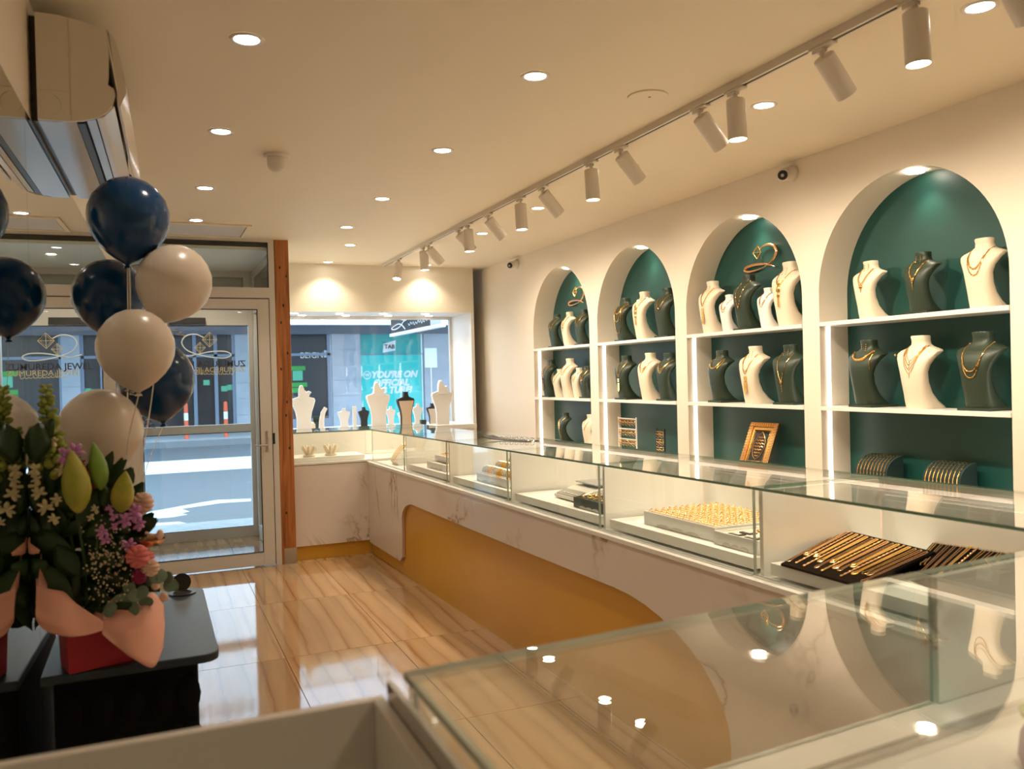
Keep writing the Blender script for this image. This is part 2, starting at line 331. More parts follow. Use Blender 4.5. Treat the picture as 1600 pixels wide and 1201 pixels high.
# ------------------------------------------------------------------ main counter
S0 = .03
def cx(y): return 1.70+S0*(7.19-y)          # face line of the long counter
def zt(y): return 1.059+.0066*(7.19-y)      # underside of its glass top
ZL = .776
YN = 1.30                                   # where it meets the near counter
def cp(y, off, z): return Vector((cx(y)+off, y, z))
cnt = thing('display_counter', 'long veined marble shop counter with a recessed ochre gold front', 'counter', (1.8, 4.2, 0))
out = [(7.19, .10), (6.32, .10), (6.262, .14), (6.25, .30), (6.25, .43)]
for i in range(1, 9): a = PI/2*i/8; out.append((6.25-.28*(1-math.cos(a)), .43+.145*math.sin(a)))
out += [(5.0, .572), (4.0, .572), (3.2, .575)]
for i in range(1, 11): a = PI/2*i/10; out.append((3.2-.76*math.sin(a), .175+.40*math.cos(a)))
out += [(2.44, 0), (YN+.02, 0), (YN+.02, ZL), (7.19, ZL)]
b = MB(); b.prism([cp(y, 0, z) for y, z in out], (.022, 0, 0), 0, 1); obj('marble_front', b, ['marble', 'rose'], cnt)
b = MB(); b.hexa([cp(7.19, .024, 0), cp(2.0, .024, 0), cp(2.0, .05, 0), cp(7.19, .05, 0)][::-1], [cp(7.19, .024, .6), cp(2.0, .024, .6), cp(2.0, .05, .6), cp(7.19, .05, .6)][::-1])
obj('gold_panel', b, 'gold_panel', cnt)
b = MB(); b.hexa([cp(7.19, .05, .02), cp(YN+.05, .05, .02), cp(YN+.05, .60, .02), cp(7.19, .60, .02)][::-1], [cp(7.19, .05, ZL), cp(YN+.05, .05, ZL), cp(YN+.05, .60, ZL), cp(7.19, .60, ZL)][::-1]); obj('carcass', b, 'white', cnt)
b = MB(); b.hexa([cp(7.19, -.004, ZL), cp(YN+.02, -.004, ZL), cp(YN+.02, .62, ZL), cp(7.19, .62, ZL)][::-1], [cp(7.19, -.004, ZL+.018), cp(YN+.02, -.004, ZL+.018), cp(YN+.02, .62, ZL+.018), cp(7.19, .62, ZL+.018)][::-1]); obj('ledge', b, 'white', cnt)
ZC = ZL+.019
UN = [(7.17, 6.27), (6.27, 5.34), (5.34, 4.37), (4.37, 3.37), (3.37, 2.34), (2.34, 1.36)]
ordn = ['farthest', 'fifth nearest', 'fourth nearest', 'third nearest', 'second nearest', 'nearest']
holds = ['with a cream necklace ramp inside', 'with white jewellery trays inside', 'with rows of bangle rolls inside', 'with a weighing scale inside', 'with a ring tray inside', 'with black chain boards inside']
cases = []
for k, (ya, yb) in enumerate(UN):
    t = thing('glass_case', f'glass display case on the marble counter {holds[k]}', 'display case', (cx((ya+yb)/2)+.3, (ya+yb)/2, ZC), 0, 'glass cases along the long counter'); cases.append(t)
    ya -= .003; yb += .003
    def hx(y0, y1, o0, o1, z0, z1f=None, mats='white', nm='x', side=None, dz=0.0):
        top = [cp(y0, o0, 0), cp(y1, o0, 0), cp(y1, o1, 0), cp(y0, o1, 0)][::-1]
        bb = [Vector((p.x, p.y, z0 if z0 is not None else zt(p.y)+.001)) for p in top]
        tt = [Vector((p.x, p.y, (zt(p.y)+dz) if z1f is None else z1f)) for p in top]
        m = MB(); m.hexa(bb, tt, 0, side); return obj(nm, m, mats, t)
    hx(ya, yb, .034, .042, ZC+.007, nm='front_pane', mats=['glass', 'edge_lt'], side=1)
    hx(ya, yb, .026, .05, ZC, ZC+.006, nm='glass_channel', mats='alu')
    hx(ya, yb, .03, .60, None, nm='top_pane', mats=['glass', 'edge'], side=1, dz=.010)
    if k: hx(ya-.012, ya-.030, .047, .575, ZC, nm='divider', mats='white')
    hx(ya-.034, yb+.004, .580, .598, ZC, nm='back_panel', mats='white', dz=-.055)
    # raised display board with a shadow gap
    if k >= 1:
        hx(ya-.050, yb+.03, .058, .55, ZC+.014, ZC+.053, nm='raised_board', mats='shelf')
        hx(ya-.13, yb+.06, .13, .50, ZC+.001, ZC+.014, nm='board_foot', mats='blk')
# ------------------------------------------------------------------ return counter under the display window
YR = 7.19
rc = thing('return_counter', 'short marble return counter between timber post and long counter', 'counter', (1.4, 7.4, 0))
obj('marble_front', MB().box(1.08, 1.70, YR, YR+.02, .12, .79), 'marble', rc)
obj('gold_plinth', MB().box(1.08, 1.723, YR+.02, YR+.035, 0, .13), 'gold_panel', rc)
obj('carcass', MB().box(1.08, 1.70, YR+.036, 7.73, .01, .775), 'white', rc)
obj('ledge', MB().box(1.08, 1.70, YR-.004, 7.73, .795, .812).box(1.7001, 2.32, YR+.02, 7.73, .795, .812), 'white', rc)
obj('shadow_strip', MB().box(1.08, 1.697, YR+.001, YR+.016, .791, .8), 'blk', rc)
obj('display_board', MB().box(1.09, 1.69, YR+.06, 7.6, .815, .85), 'shelf', rc)
obj('back_panel', MB().box(1.08, 2.32, 7.70, 7.718, .815, 1.055), 'white', rc)
obj('front_pane', MB().prism([(1.08, YR+.012, .818), (1.69, YR+.012, .818), (1.69, YR+.012, 1.055), (1.08, YR+.012, 1.055)], (0, .008, 0), 0, 1), ['glass', 'edge_lt'], rc)
obj('top_pane', MB().prism([(1.08, YR+.005, 1.059), (2.32, YR+.005, 1.059), (2.32, 7.72, 1.059), (1.08, 7.72, 1.059)], (0, 0, .01), 0, 1), ['glass', 'edge'], rc)
# ------------------------------------------------------------------ near counter
ny = lambda x: 1.144+.083*(x-.313)
nc = thing('near_counter', 'near glass-topped counter section closing the L beside the camera', 'counter', (1.0, .9, 0))
def npr(nm, x0, x1, o0, o1, z0, z1, mats, side=None, bev=0):
    m = MB(); q = [(x0, ny(x0)-o0), (x0, ny(x0)-o1), (x1, ny(x1)-o1), (x1, ny(x1)-o0)]
    m.hexa([(x, y, z0) for x, y in q], [(x, y, z1) for x, y in q], 0, side); return obj(nm, m, mats, nc, bev=bev)
npr('top_pane', .313, 2.43, 0, .62, 1.082, 1.092, ['glass', 'edge_lt'], 1)
npr('front_pane', .32, 1.415, .004, .012, .83, 1.081, ['glass', 'edge_lt'], 1)
npr('side_pane', .322, .330, .014, .60, .83, 1.081, ['glass', 'edge_lt'], 1)
npr('corner_panel', 1.42, 1.865, .004, .022, .83, 1.081, 'white')
npr('ledge', .318, 1.87, -.002, .085, .805, .828, 'white')
npr('light_channel', .335, 1.87, .086, .10, .806, .822, 'alu')
npr('case_floor', .335, 2.43, .10, .62, .79, .812, 'shelf')
npr('marble_front', .318, 1.86, .0, .02, 0, .803, 'marble')
npr('step_board', 1.0, 2.3, .19, .60, .813, .85, 'shelf')
npr('back_panel', 1.30, 2.43, .60, .618, .852, 1.08, 'white')
# white till box on the left of it
tb_ = thing('till_desk', 'white open-topped till desk in the near left corner', 'desk', (0, .9, 0))
def tl(nm, x0, x1, y0, y1, z0, z1, m, bev=.002): return obj(nm, MB().box(x0, x1, y0, y1, z0, z1), m, tb_, bev=bev)
tl('front_panel', -.34, .300, 1.195, 1.213, 0, 1.04, 'white'); tl('side_panel', .282, .300, .3, 1.194, 0, 1.04, 'white'); tl('desk_floor', -.34, .281, .3, 1.194, .72, .738, 'white')
tl('side_panel', -.348, -.341, .3, 1.213, 0, 1.04, 'white'); tl('trim_rail', .301, .309, .3, 1.19, .9, 1.066, 'alu', 0)

# ------------------------------------------------------------------ ceiling lights
GL = 'recessed ceiling downlights'
rows = [(.33, 'left'), (1.40, 'middle'), (2.50, 'right')]
yrow = [-.3, .8, 1.93, 2.98, 4.11, 5.33, 6.40]
nth = ['behind', 'beside', 'first', 'second', 'third', 'fourth', 'fifth']
first = None
def downlight(x, y, label, cool=False, p=P_DOWN, sp=True, sz=118):
    t = thing('downlight', label, 'ceiling light', (x, y, H), 0, GL)
    obj('rim', MB().lathe([(.038, -.001), (.046, -.006), (.055, -.005), (.058, -.0005)], (x, y, H), 28, cap0=False, cap1=False), 'spotw', t, smooth=60)
    obj('diffuser', MB().lathe([(.0, -.0042), (.036, -.004), (.042, -.003)], (x, y, H), 28, cap0=False, cap1=False), 'lensc' if cool else 'lens', t)
    if sp: spot('downlight_lamp', (x, y, H-.012), (0, 0, -1), p, sz, .7, WARM)
for rx, rn in rows:
    for i, y in enumerate(yrow):
        if rn == 'left' and i < 3: continue
        downlight(rx, y, f'round recessed downlight, {nth[i]} one from the camera in the {rn} row', rn == 'left', P_DOWN*(.4 if rn == 'left' else 1))
downlight(1.61, 7.24, 'round recessed downlight between timber post and track end', p=P_DOWN)
downlight(1.63, 8.32, 'round recessed downlight grazing the bulkhead near the timber post', p=12)
downlight(2.64, 8.34, 'round recessed downlight grazing the bulkhead behind the track lights', p=12)
for j, yy in enumerate((8.72, 8.98)):
    for i in range(4):
        t = thing('window_downlight', f'small soffit light over the display window, {["first", "second", "third", "fourth"][i]} from the post in the {["front", "back"][j]} row', 'ceiling light', (1.35+.46*i+.12*j, yy, 2.18), 0, 'soffit lights over the window')
        obj('diffuser', MB().lathe([(.0, -.003), (.035, -.003), (.04, 0)], (1.35+.46*i+.12*j, yy, 2.18), 20, cap0=False, cap1=False), 'lens', t)
spot('soffit_lamp', (1.9, 8.85, 2.15), (0, 0, -1), 9, 140); spot('soffit_lamp', (2.7, 8.85, 2.15), (0, 0, -1), 9, 140)

# ------------------------------------------------------------------ lighting track
tr = thing('lighting_track', 'long white ceiling track with a black slot carrying the spotlights', 'light track', (2.19, 4.5, H))
obj('rail', MB().box(2.172, 2.183, .3, 8.34, H-.03, H).box(2.197, 2.208, .3, 8.34, H-.03, H).box(2.183, 2.197, .3, 8.34, H-.006, H), 'spotw', tr)
obj('slot', MB().box(2.1832, 2.1968, .31, 8.33, H-.0292, H-.007), 'blk', tr)
obj('end_cap', MB().box(2.170, 2.210, 8.341, 8.35, H-.031, H), 'spotw', tr)
def track_spot(y, tilt, lit, label):
    # tilt: (dx, dy) lean of the barrel from its pivot
    t = thing('track_spotlight', label, 'spotlight', (2.19, y, H-.03), 0, 'white cylinder spotlights on the track')
    ax = Vector((tilt[0], tilt[1], -1)).normalized(); piv = Vector((2.19, y, H-.065))
    obj('adapter', MB().box(2.174, 2.206, y-.055, y+.055, H-.040, H-.0305).box(2.178, 2.202, y-.01, y+.04, H-.052, H-.040), 'spotw', t, bev=.002)
    obj('pivot_arm', MB().tube([(2.19, y, H-.045), piv, piv+ax*.03], .009, 10), 'spotw', t, smooth=40)
    q = ax.to_track_quat('Z', 'Y').to_matrix().to_4x4()
    c = piv+ax*.005+Vector((.0, 0, 0)); R = .038; L = .162
    b = MB().lathe([(R-.004, 0), (R, .004), (R, L), (R-.003, L+.0005), (R-.004, L-.006)], (0, 0, 0), 28, M=Matrix.Translation(c) @ q, cap0=True, cap1=False); obj('barrel', b, 'spotw', t, smooth=35)
    obj('lens', MB().lathe([(0, L-.006), (R-.0035, L-.006)], (0, 0, 0), 28, M=Matrix.Translation(c) @ q, cap0=False, cap1=False), 'lens', t)
    spot('track_lamp', c+ax*(L+.012), ax, P_TRACK*(1.0 if lit else .55), 110 if not lit else 75, 1.0 if not lit else .7)
N_ = ['nearest', 'second nearest', 'third nearest', 'fourth nearest', 'fifth nearest', 'sixth nearest', 'seventh nearest', 'farthest']
for i, y in enumerate([1.91, 2.78, 3.99, 4.93, 5.89, 7.0]):
    track_spot(y, (.03, -.02), True, f'{N_[i]} of the white track spotlights pointing straight down')
track_spot(7.79, (-.22, -.25), True, 'last white spotlight at the far end of the track, angled back into the room')
for i, y in enumerate([1.62, 2.30, 3.02, 3.685, 4.60, 5.49, 6.10, 6.86]):
    track_spot(y, (.92, .05), False, f'{N_[i]} of the white track spotlights tilted towards the niche wall')

# ------------------------------------------------------------------ small ceiling fittings
def camera_dome(y, label):
    t = thing('security_camera', label, 'security camera', (XW, y, 2.60), 0, 'small security cameras')
    M = Matrix.Translation((XW, y, 2.585)) @ Matrix.Rotation(-PI/2, 4, 'Y')
    obj('mount', MB().lathe([(.045, 0), (.047, .02), (.038, .03), (.030, .05)], n=24, M=M), 'spotw', t, smooth=40)
    d = Vector((-.72, -.62, -.28)).normalized(); c = Vector((XW-.072, y-.004, 2.575)); q = Matrix.Translation(c) @ d.to_track_quat('Z', 'Y').to_matrix().to_4x4()
    obj('eyeball', MB().ball(c, .036, 20, 12), 'spotw', t, smooth=60)
    f = obj('lens_face', MB().lathe([(.027, .024), (.026, .032), (.02, .036), (0, .037)], n=24, M=q, cap1=False), 'blk', t, smooth=30)
    o = obj('lens_ring', MB().lathe([(.009, .0375), (.009, .040), (.006, .041), (0, .0405)], n=16, M=q, cap1=False), 'steel', f, smooth=30)
camera_dome(3.74, 'white security camera high on the wall between the second and nearest arches')
camera_dome(7.60, 'white security camera high on the wall left of the farthest arch')
t = thing('smoke_detector', 'white round smoke detector on the ceiling above the entrance aisle', 'smoke detector', (.624, 4.45, H))
obj('base_plate', MB().lathe([(.064, 0), (.064, -.012), (.058, -.018)], (.624, 4.45, H), 28), 'spotw', t, smooth=40)
obj('sensor_head', MB().lathe([(.050, -.0185), (.049, -.05), (.040, -.075), (.018, -.088), (0, -.09)], (.624, 4.45, H), 28, cap1=False), 'spotw', t, smooth=60)
t = thing('ceiling_sensor_disc', 'flat round cream cover plate on the ceiling near the track', 'cover plate', (1.947, 3.044, H))
obj('plate', MB().lathe([(.085, 0), (.083, -.006), (.0, -.009)], (1.947, 3.044, H), 36, cap1=False), 'ceil', t, smooth=40)
obj('screw', MB().lathe([(.006, -.0082), (.005, -.011), (0, -.011)], (1.947, 3.03, H), 10, cap1=False), 'steel', t)
t = thing('access_hatch', 'rectangular ceiling access hatch before the door', 'hatch', (.42, 6.78, H))
fr = MB(); 
for a in ((.12, .72, 6.50, 6.53), (.12, .72, 7.03, 7.06), (.12, .15, 6.53, 7.03), (.69, .72, 6.53, 7.03)): fr.box(a[0], a[1], a[2], a[3], H-.012, H)
obj('hatch_frame', fr, 'ceil', t); obj('hatch_panel', MB().box(.158, .682, 6.538, 7.022, H-.006, H), 'frame', t)

# ------------------------------------------------------------------ entrance: inner door, transom, post, vestibule, street door
YD = 7.15
d1 = thing('door_1', 'pale grey aluminium glazed entrance door, closed, with a lever handle', 'door', (.38, YD, 0), kind='structure')
def fb(nm, p, mb, m='frame', **kw): return obj(nm, mb, m, p, **kw)
fb('left_stile', d1, MB().box(-.148, -.063, YD-.02, YD+.025, .01, 2.17)); fb('right_stile', d1, MB().box(.815, .905, YD-.02, YD+.025, .01, 2.17))
fb('top_rail', d1, MB().box(-.062, .814, YD-.02, YD+.025, 2.088, 2.17)); fb('bottom_rail', d1, MB().box(-.062, .814, YD-.02, YD+.025, .01, .115))
fb('gasket', d1, MB().box(-.062, -.056, YD-.022, YD-.01, .116, 2.087).box(.808, .814, YD-.022, YD-.01, .116, 2.087).box(-.056, .808, YD-.022, YD-.01, 2.081, 2.087).box(-.056, .808, YD-.022, YD-.01, .116, .122), 'gasket')
fb('pane', d1, MB().box(-.061, .813, YD, YD+.006, .116, 2.087), 'glass_far')
hd = fb('handle_plate', d1, MB().box(.852, .870, YD-.026, YD-.0205, .93, 1.10), 'steel', bev=.001)
fb('lever', hd, MB().tube([(.861, YD-.027, .985), (.861, YD-.06, .985), (.84, YD-.066, .985), (.76, YD-.064, .989)], .0075, 8), 'steel', smooth=40)
fb('lock_keep', d1, MB().box(.907, .925, YD-.028, YD-.02, .99, 1.08), 'blk')
tf = MB().box(-.20, -.152, YD-.025, YD+.04, 0, H).box(.910, .955, YD-.025, YD+.04, 0, H).box(-.152, .910, YD-.025, YD+.04, 2.178, 2.262).box(-.152, .910, YD-.025, YD+.04, 2.63, H)
struct('trim_1', tf, 'frame', 'pale grey aluminium frame around the entrance door and transom', 'door frame')
g_ = MB().box(-.150, -.143, YD-.027, YD-.02, 2.263, 2.629).box(.902, .909, YD-.027, YD-.02, 2.263, 2.629).box(-.143, .902, YD-.027, YD-.02, 2.622, 2.629).box(-.150, .909, YD-.022, YD-.012, 2.171, 2.177).box(.906, .9095, YD-.022, YD-.01, .01, 2.17)
struct('trim_2', g_, 'gasket', 'thin black rubber seal lines around the transom and door leaf', 'seal')
struct('window_1', MB().box(-.15, .909, YD+.004, YD+.010, 2.263, 2.629), 'glass_far', 'clear transom pane above the entrance door', 'window')
po = thing('timber_post', 'rough orange timber post with knots between door and display window', 'post', (1.015, 7.19, 0))
obj('post', MB().box(.957, 1.073, 7.13, 7.25, 0, 2.654), 'wood', po, bev=.004)
obj('metal_shoe', MB().box(.975, 1.0755, 7.126, 7.2, 0, .13), 'steel', po)
kn = MB()
for (x, y, z) in [(1.0, 0, .42), (1.04, 0, .95), (1.02, 0, 1.22), (1.03, 0, 1.33), (.99, 0, 1.6), (1.045, 0, 1.73), (1.0, 0, 1.98), (1.02, 0, 2.12), (1.05, 0, 2.36), (1.0, 0, 2.43)]:
    kn.ball((x, 7.131, z), .008, 10, 6, (1, .35, 1.7))
obj('knot', kn, 'blk', po, smooth=60, kind='stuff')
# vestibule
vb = MB().box(.96, 1.0, 7.26, 8.62, 0, H).box(-.24, -.20, 7.20, 8.62, 0, H)
struct('wall_vestibule', vb, 'sill', 'grey side walls of the little entrance lobby')
vf = MB().box(.935, .959, 7.30, 7.36, 0, 2.58).box(.935, .959, 8.50, 8.60, 0, 2.58).box(.935, .959, 7.36, 8.5, 2.16, 2.24).box(.935, .959, 7.36, 8.5, 2.5, 2.58).box(.935, .959, 7.36, 8.5, 0, .12)
struct('trim_3', vf, 'frame', 'grey frame lining the right side of the entrance lobby', 'frame')
struct('window_4', MB().box(.945, .95, 7.36, 8.5, 2.24, 2.5), 'darkwin', 'dark upper side pane in the entrance lobby', 'window')
struct('ceiling_lobby', MB().box(-.20, .96, 7.20, 8.76, 2.575, 2.6), 'sill', 'grey ceiling of the entrance lobby', 'ceiling')
YO = 8.64
d2 = thing('door_2', 'grey framed glazed street door behind the entrance door', 'door', (.38, YO, 0), kind='structure')
fb('frame_post', d2, MB().box(-.20, -.10, YO-.03, YO+.04, 0, 2.19)); fb('frame_post', d2, MB().box(.893, .96, YO-.03, YO+.04, 0, 2.19))
fb('head_rail', d2, MB().box(-.099, .892, YO-.03, YO+.04, 2.052, 2.19)); fb('middle_rail', d2, MB().box(-.099, .892, YO-.03, YO+.04, 1.022, 1.096)); fb('sill_rail', d2, MB().box(-.099, .892, YO-.03, YO+.04, 0, .097))
fb('upper_pane', d2, MB().box(-.099, .892, YO, YO+.006, 1.097, 2.051), 'glass_far'); fb('lower_pane', d2, MB().box(-.099, .892, YO, YO+.006, .098, 1.021), 'glass_far')
fb('gasket', d2, MB().box(-.099, .892, YO-.033, YO-.03, 1.014, 1.021).box(-.099, .892, YO-.033, YO-.03, .098, .104).box(-.099, .892, YO-.033, YO-.03, 2.044, 2.051), 'gasket')
fb('closer_box', d2, MB().box(.18, .50, YO-.10, YO-.031, 2.06, 2.12), 'blk', bev=.004)
sh = thing('roller_shutter', 'grey green slatted roller shutter above the street door', 'shutter', (.38, YO+.06, 2.2))
sb = MB().box(-.19, .95, YO+.05, YO+.056, 0, .0628, 0).mesh('slat', 'shutter')
obj('light_block_sheet', MB().box(-.2, .96, YO+.07, YO+.075, 2.19, 2.58), 'shutter', sh)  # added sheet, stops daylight showing between the slats
for i in range(6):
    o = bpy.data.objects.new('slat', sb); COL.objects.link(o); o.parent = sh; o.location = (-.38, -(YO+.06)+.01+(.002 if i % 2 else 0), .0+.063*i)
fr2 = MB().box(-.20, .96, YO-.02, YO+.04, 2.19, 2.23).box(-.20, -.17, YO-.02, YO+.04, 2.23, 2.575).box(.86, .96, YO-.02, YO+.04, 2.23, 2.575).box(-.17, .86, YO-.02, YO+.04, 2.52, 2.575)
obj('surround', fr2, 'frame', sh)

# etched shop name and emblem on the street door (seen from behind)
sg = thing('door_lettering', 'mirror-written shop name and diamond swirl emblem on the street door glass', 'sign', (.38, YO-.004, 1.6))
YS = YO-.005
def flat(pts, wd, nm, m, parent, Y=YS, n=6): 
    b = MB(); P = [Vector(p) for p in pts]; b.tube(P, [wd*.5]*len(P), 6); return obj(nm, b, m, parent)
def ds(x, y): return on_y(x, y, YS)
def diamond(cx_, cy_, rx, ry, m):
    P = [ds(cx_-rx, cy_), ds(cx_, cy_-ry), ds(cx_+rx, cy_), ds(cx_, cy_+ry), ds(cx_-rx, cy_)]
    b = MB(); b.tube(P, .0035, 5); b.tube([P[1], P[3]], .0025, 5); b.tube([P[0], P[2]], .0025, 5)
    Q = [P[i]*.72+ds(cx_, cy_)*.28 for i in range(5)]; b.tube(Q, .002, 5); obj('diamond', b, m, sg)
diamond(327.5, 530.5, 11.5, 11.5, 'vglass'); diamond(312.5, 543, 8.5, 8.5, 'vglass')
def smoothpts(pts, n=8):
    out = []; P = [Vector(p) for p in pts]
    for i in range(len(P)-1):
        p0, p1, p2, p3 = P[max(i-1, 0)], P[i], P[i+1], P[min(i+2, len(P)-1)]
        for k in range(n):
            t = k/n; out.append(.5*((2*p1)+(p2-p0)*t+(2*p0-5*p1+4*p2-p3)*t*t+(3*p1-p0-3*p2+p3)*t**3))
    return out+[P[-1]]
sw = [(318, 527), (305, 522), (290, 525), (284, 535), (291, 546), (307, 553), (330, 558), (352, 559), (361, 554), (352, 549), (332, 549), (310, 553), (294, 556), (278, 552)]
obj('swirl', MB().tube(smoothpts([ds(*p) for p in sw]), .006, 6, sy=.4), 'vwhite', sg, smooth=40)
MF = Matrix.Scale(-1, 4, (1, 0, 0))
def door_text(s, px, py, size, m, sh=0, off=0.0, yy=YS):
    p = on_y(px, py, yy); return text('lettering', s, size, Matrix.Translation(p) @ FACE_ME @ MF, m, sg, depth=.001, offset=off, align='LEFT')
door_text('ZUMUREDA JEWEL', 384, 568, .083, 'vdark', off=.0012); door_text('ZUMUREDA JEWEL', 383, 577, .07, 'vglass', yy=YS+.003)  # gold lower copy draws the name's double reflection in the glass
ab = MB()
for k, x in enumerate(range(300, 366, 6)):        # script line below the name
    p0 = ds(x, 583); h_ = [.0, .02, .035, .01][k % 4]
    ab.tube(smoothpts([p0, p0+Vector((.010, 0, -.010)), p0+Vector((.026, 0, -.008)), p0+Vector((.03, 0, h_))], 4), .0032, 5)
    if k % 3: ab.ball(p0+Vector((.014, 0, .022)), .004, 6, 4)
obj('script_line', ab, 'vglass', sg, kind='stuff')

t = thing('lobby_fill_light', 'small round light added to brighten the grey lobby between the two doors', 'ceiling light', (.35, 7.75, 2.574))
obj('rim', MB().lathe([(.036, 0), (.05, -.004), (.052, 0)], (.35, 7.75, 2.574), 20, cap0=False, cap1=False), 'spotw', t); obj('diffuser', MB().lathe([(0, -.002), (.036, -.002)], (.35, 7.75, 2.574), 20, cap0=False, cap1=False), 'lens', t)
spot('lobby_fill_lamp', (.35, 7.75, 2.555), (0, 0, -1), 16, 165, .5)  # added fill light, lifts the dark lobby and transom
# ------------------------------------------------------------------ display window
YW = 9.14
struct('window_2', MB().box(1.0, 3.165, YW, YW+.008, 1.0, 2.18), 'glass_far', 'large clear display window onto the street', 'window')
wf = MB().box(1.0, 3.165, YW-.02, YW+.03, 2.15, 2.179).box(3.135, 3.165, YW-.02, YW+.03, 1.0, 2.15).box(1.0, 1.03, YW-.02, YW+.03, 1.0, 2.15)
struct('trim_4', wf, 'frame', 'slim pale frame of the display window', 'frame')
pf = MB().box(1.08, 3.165, 8.40, YW+.015, .955, 1.0).box(1.08, 2.30, 7.745, 8.40, .92, .96)
pl = struct('display_platform', pf, 'platform', 'white window platform carrying the display busts', 'platform'); pl.name = 'window_sill'
struct('wall_platform', MB().box(1.08, 2.3, 7.75, 7.77, 0, .91).box(2.3, 3.165, 8.42, 8.44, 0, .954), 'white', 'white panel below the window platform')

# ------------------------------------------------------------------ street
rd = struct('floor_street', MB().box(-25, 40, 8.7, 23.6, -.25, -.15), 'asphalt', 'grey asphalt street outside', 'road')
struct('floor_pavement', MB().box(-25, 40, 23.75, 27.2, -.25, 0.0), 'pave', 'pale pavement across the street', 'pavement')
struct('floor_doorstep', MB().box(-25, 40, 8.68, 9.9, -.149, -.02), 'pave', 'pale footpath just outside the shop', 'pavement')
struct('trim_5', MB().box(-25, 40, 23.6, 23.75, -.2, .005), 'kerb', 'grey stone kerb across the street', 'kerb')
def marking(px, label, z=-.147):
    P = [on_z(x, y, z-.002) for x, y in px]; b = MB().prism(P, (0, 0, .003)); o = obj('road_marking', b, 'paint'); return base_origin(tag(o, label, 'road marking', 'painted road markings'), P[0])
o = obj('road_marking', MB().box(-25, 40, 16.9, 19.6, -.149, -.146), 'paint'); tag(o, 'broad white band across the road', 'road marking', 'painted road markings')  # long flat white strip lying on the asphalt
o = obj('road_marking', MB().box(2.2, 40, 21.3, 21.55, -.149, -.146), 'paint'); tag(o, 'thin white line near the far kerb', 'road marking', 'painted road markings')
marking([(200, 806), (232, 800), (314, 785), (340, 781), (392, 779), (392, 783), (345, 786), (318, 790), (283, 795), (296, 799), (284, 802), (293, 804), (270, 808), (232, 811)], 'bent white line with a jagged arrow end on the asphalt')
marking([(200, 822), (232, 818), (280, 815), (298, 819), (284, 824), (232, 829), (200, 832)], 'white painted arrow nearest the shop door')
# opposite facade
YF = 27.0
def F(x, y): return on_y(x, y, YF)
fa = thing('opposite_building', 'blue grey stone shopfront building across the street', 'building', (4, YF, 0))
def fbox(nm, x0, x1, ytop, ybot, dy0, dy1, m, parent=fa, yref=600):
    a = F(x0, ytop); c = F(x1, ybot); o = obj(nm, MB().box(a.x, c.x, YF+dy0, YF+dy1, max(c.z, 0.0), a.z), m, parent); return o
obj('upper_wall', MB().box(-25, 40, YF-.1, YF+.4, 2.95, 3.4), 'grey', fa)
for (x0, x1) in ((188, 196), (366, 392), (517, 562), (661, 704), (760, 800)):
    a = F(x0, 520).x; c = F(x1, 520).x
    p = obj('stone_pier', MB().box(a, c, YF-.02, YF+.3, 0, 2.95), 'stone', fa)
    for kz in range(6): obj('stone_slab', MB().box(a+.005, c-.005, YF-.05, YF-.0201, .02+.49*kz, .50+.49*kz), 'stone', p)
a = F(-340, 520).x; obj('stone_pier', MB().box(a, a+1.2, YF-.02, YF+.3, 0, 2.95), 'stone', fa)
sw_ = obj('shop_window', MB().box(F(392, 600).x, F(517, 600).x, YF+.12, YF+.16, .3, 2.95), 'darkwin', fa)
obj('shop_window', MB().box(-9, F(366, 600).x, YF+.12, YF+.16, .0, 2.95), 'darkwin', fa)
obj('shop_window', MB().box(F(704, 600).x, 30, YF+.12, YF+.16, .0, 2.95), 'darkwin', fa)
obj('teal_window', MB().box(F(562, 600).x, F(661, 600).x, YF+.12, YF+.16, .0, 2.95), 'teal', fa)
obj('stall_riser', MB().box(F(392, 600).x, F(517, 600).x, YF, YF+.2, 0, .3), 'bframe', fa)
for x in (394, 514, 663.5, 365, 304, 337, 704): 
    q = F(x, 560).x; obj('mullion', MB().box(q-.05, q+.05, YF+.02, YF+.11, .05, 2.95), 'bframe', fa)
for (x0, x1) in ((196, 366), (392, 517)): obj('transom_bar', MB().box(F(x0, 560).x, F(x1, 560).x, YF+.02, YF+.11, 2.28, 2.36), 'bframe', fa)
obj('transom_bar', MB().box(F(562, 560).x, F(661, 560).x, YF+.08, YF+.11, 2.28, 2.31), 'bframe', fa)
pt = obj('poster_upper', MB().box(F(563, 560).x, F(659, 560).x, YF+.09, YF+.115, 2.32, 2.95), 'teald', fa)
def ftext(s, px, py, size, m, par, **kw):
    p = F(px, py); return text('lettering', s, size, Matrix.Translation((p.x, YF+kw.pop('dy', .085), p.z)) @ FACE_ME, m, par, **kw)
tg = [F(600, 537), F(619, 531), F(618.5, 547), F(599, 551)]
tb2 = obj('tab_badge', MB().prism([Vector((p.x, YF+.07, p.z)) for p in tg], (0, .015, 0)), 'wprint', pt)
ftext('TAB', 609.5, 541.5, .19, 'blk2', pt, offset=.004, dy=.055)
ln = obj('poster_lower', MB().box(F(563, 560).x, F(659, 560).x, YF+.09, YF+.115, .25, 2.27), 'teal', fa)
ftext("YOU'RE ON", 617, 585, .29, 'wprint', ln, shear=.25, offset=.016)
ftext("OFFICIAL", 612, 598, .29, 'wprint', ln, shear=.25, offset=.016)
ftext("TAB TURF!", 612, 609.5, .29, 'wprint', ln, shear=.25, offset=.016)
cc = F(574.5, 586); cm = Matrix.Translation((cc.x, YF+.085, cc.z)) @ Matrix.Rotation(PI/2, 4, 'X')
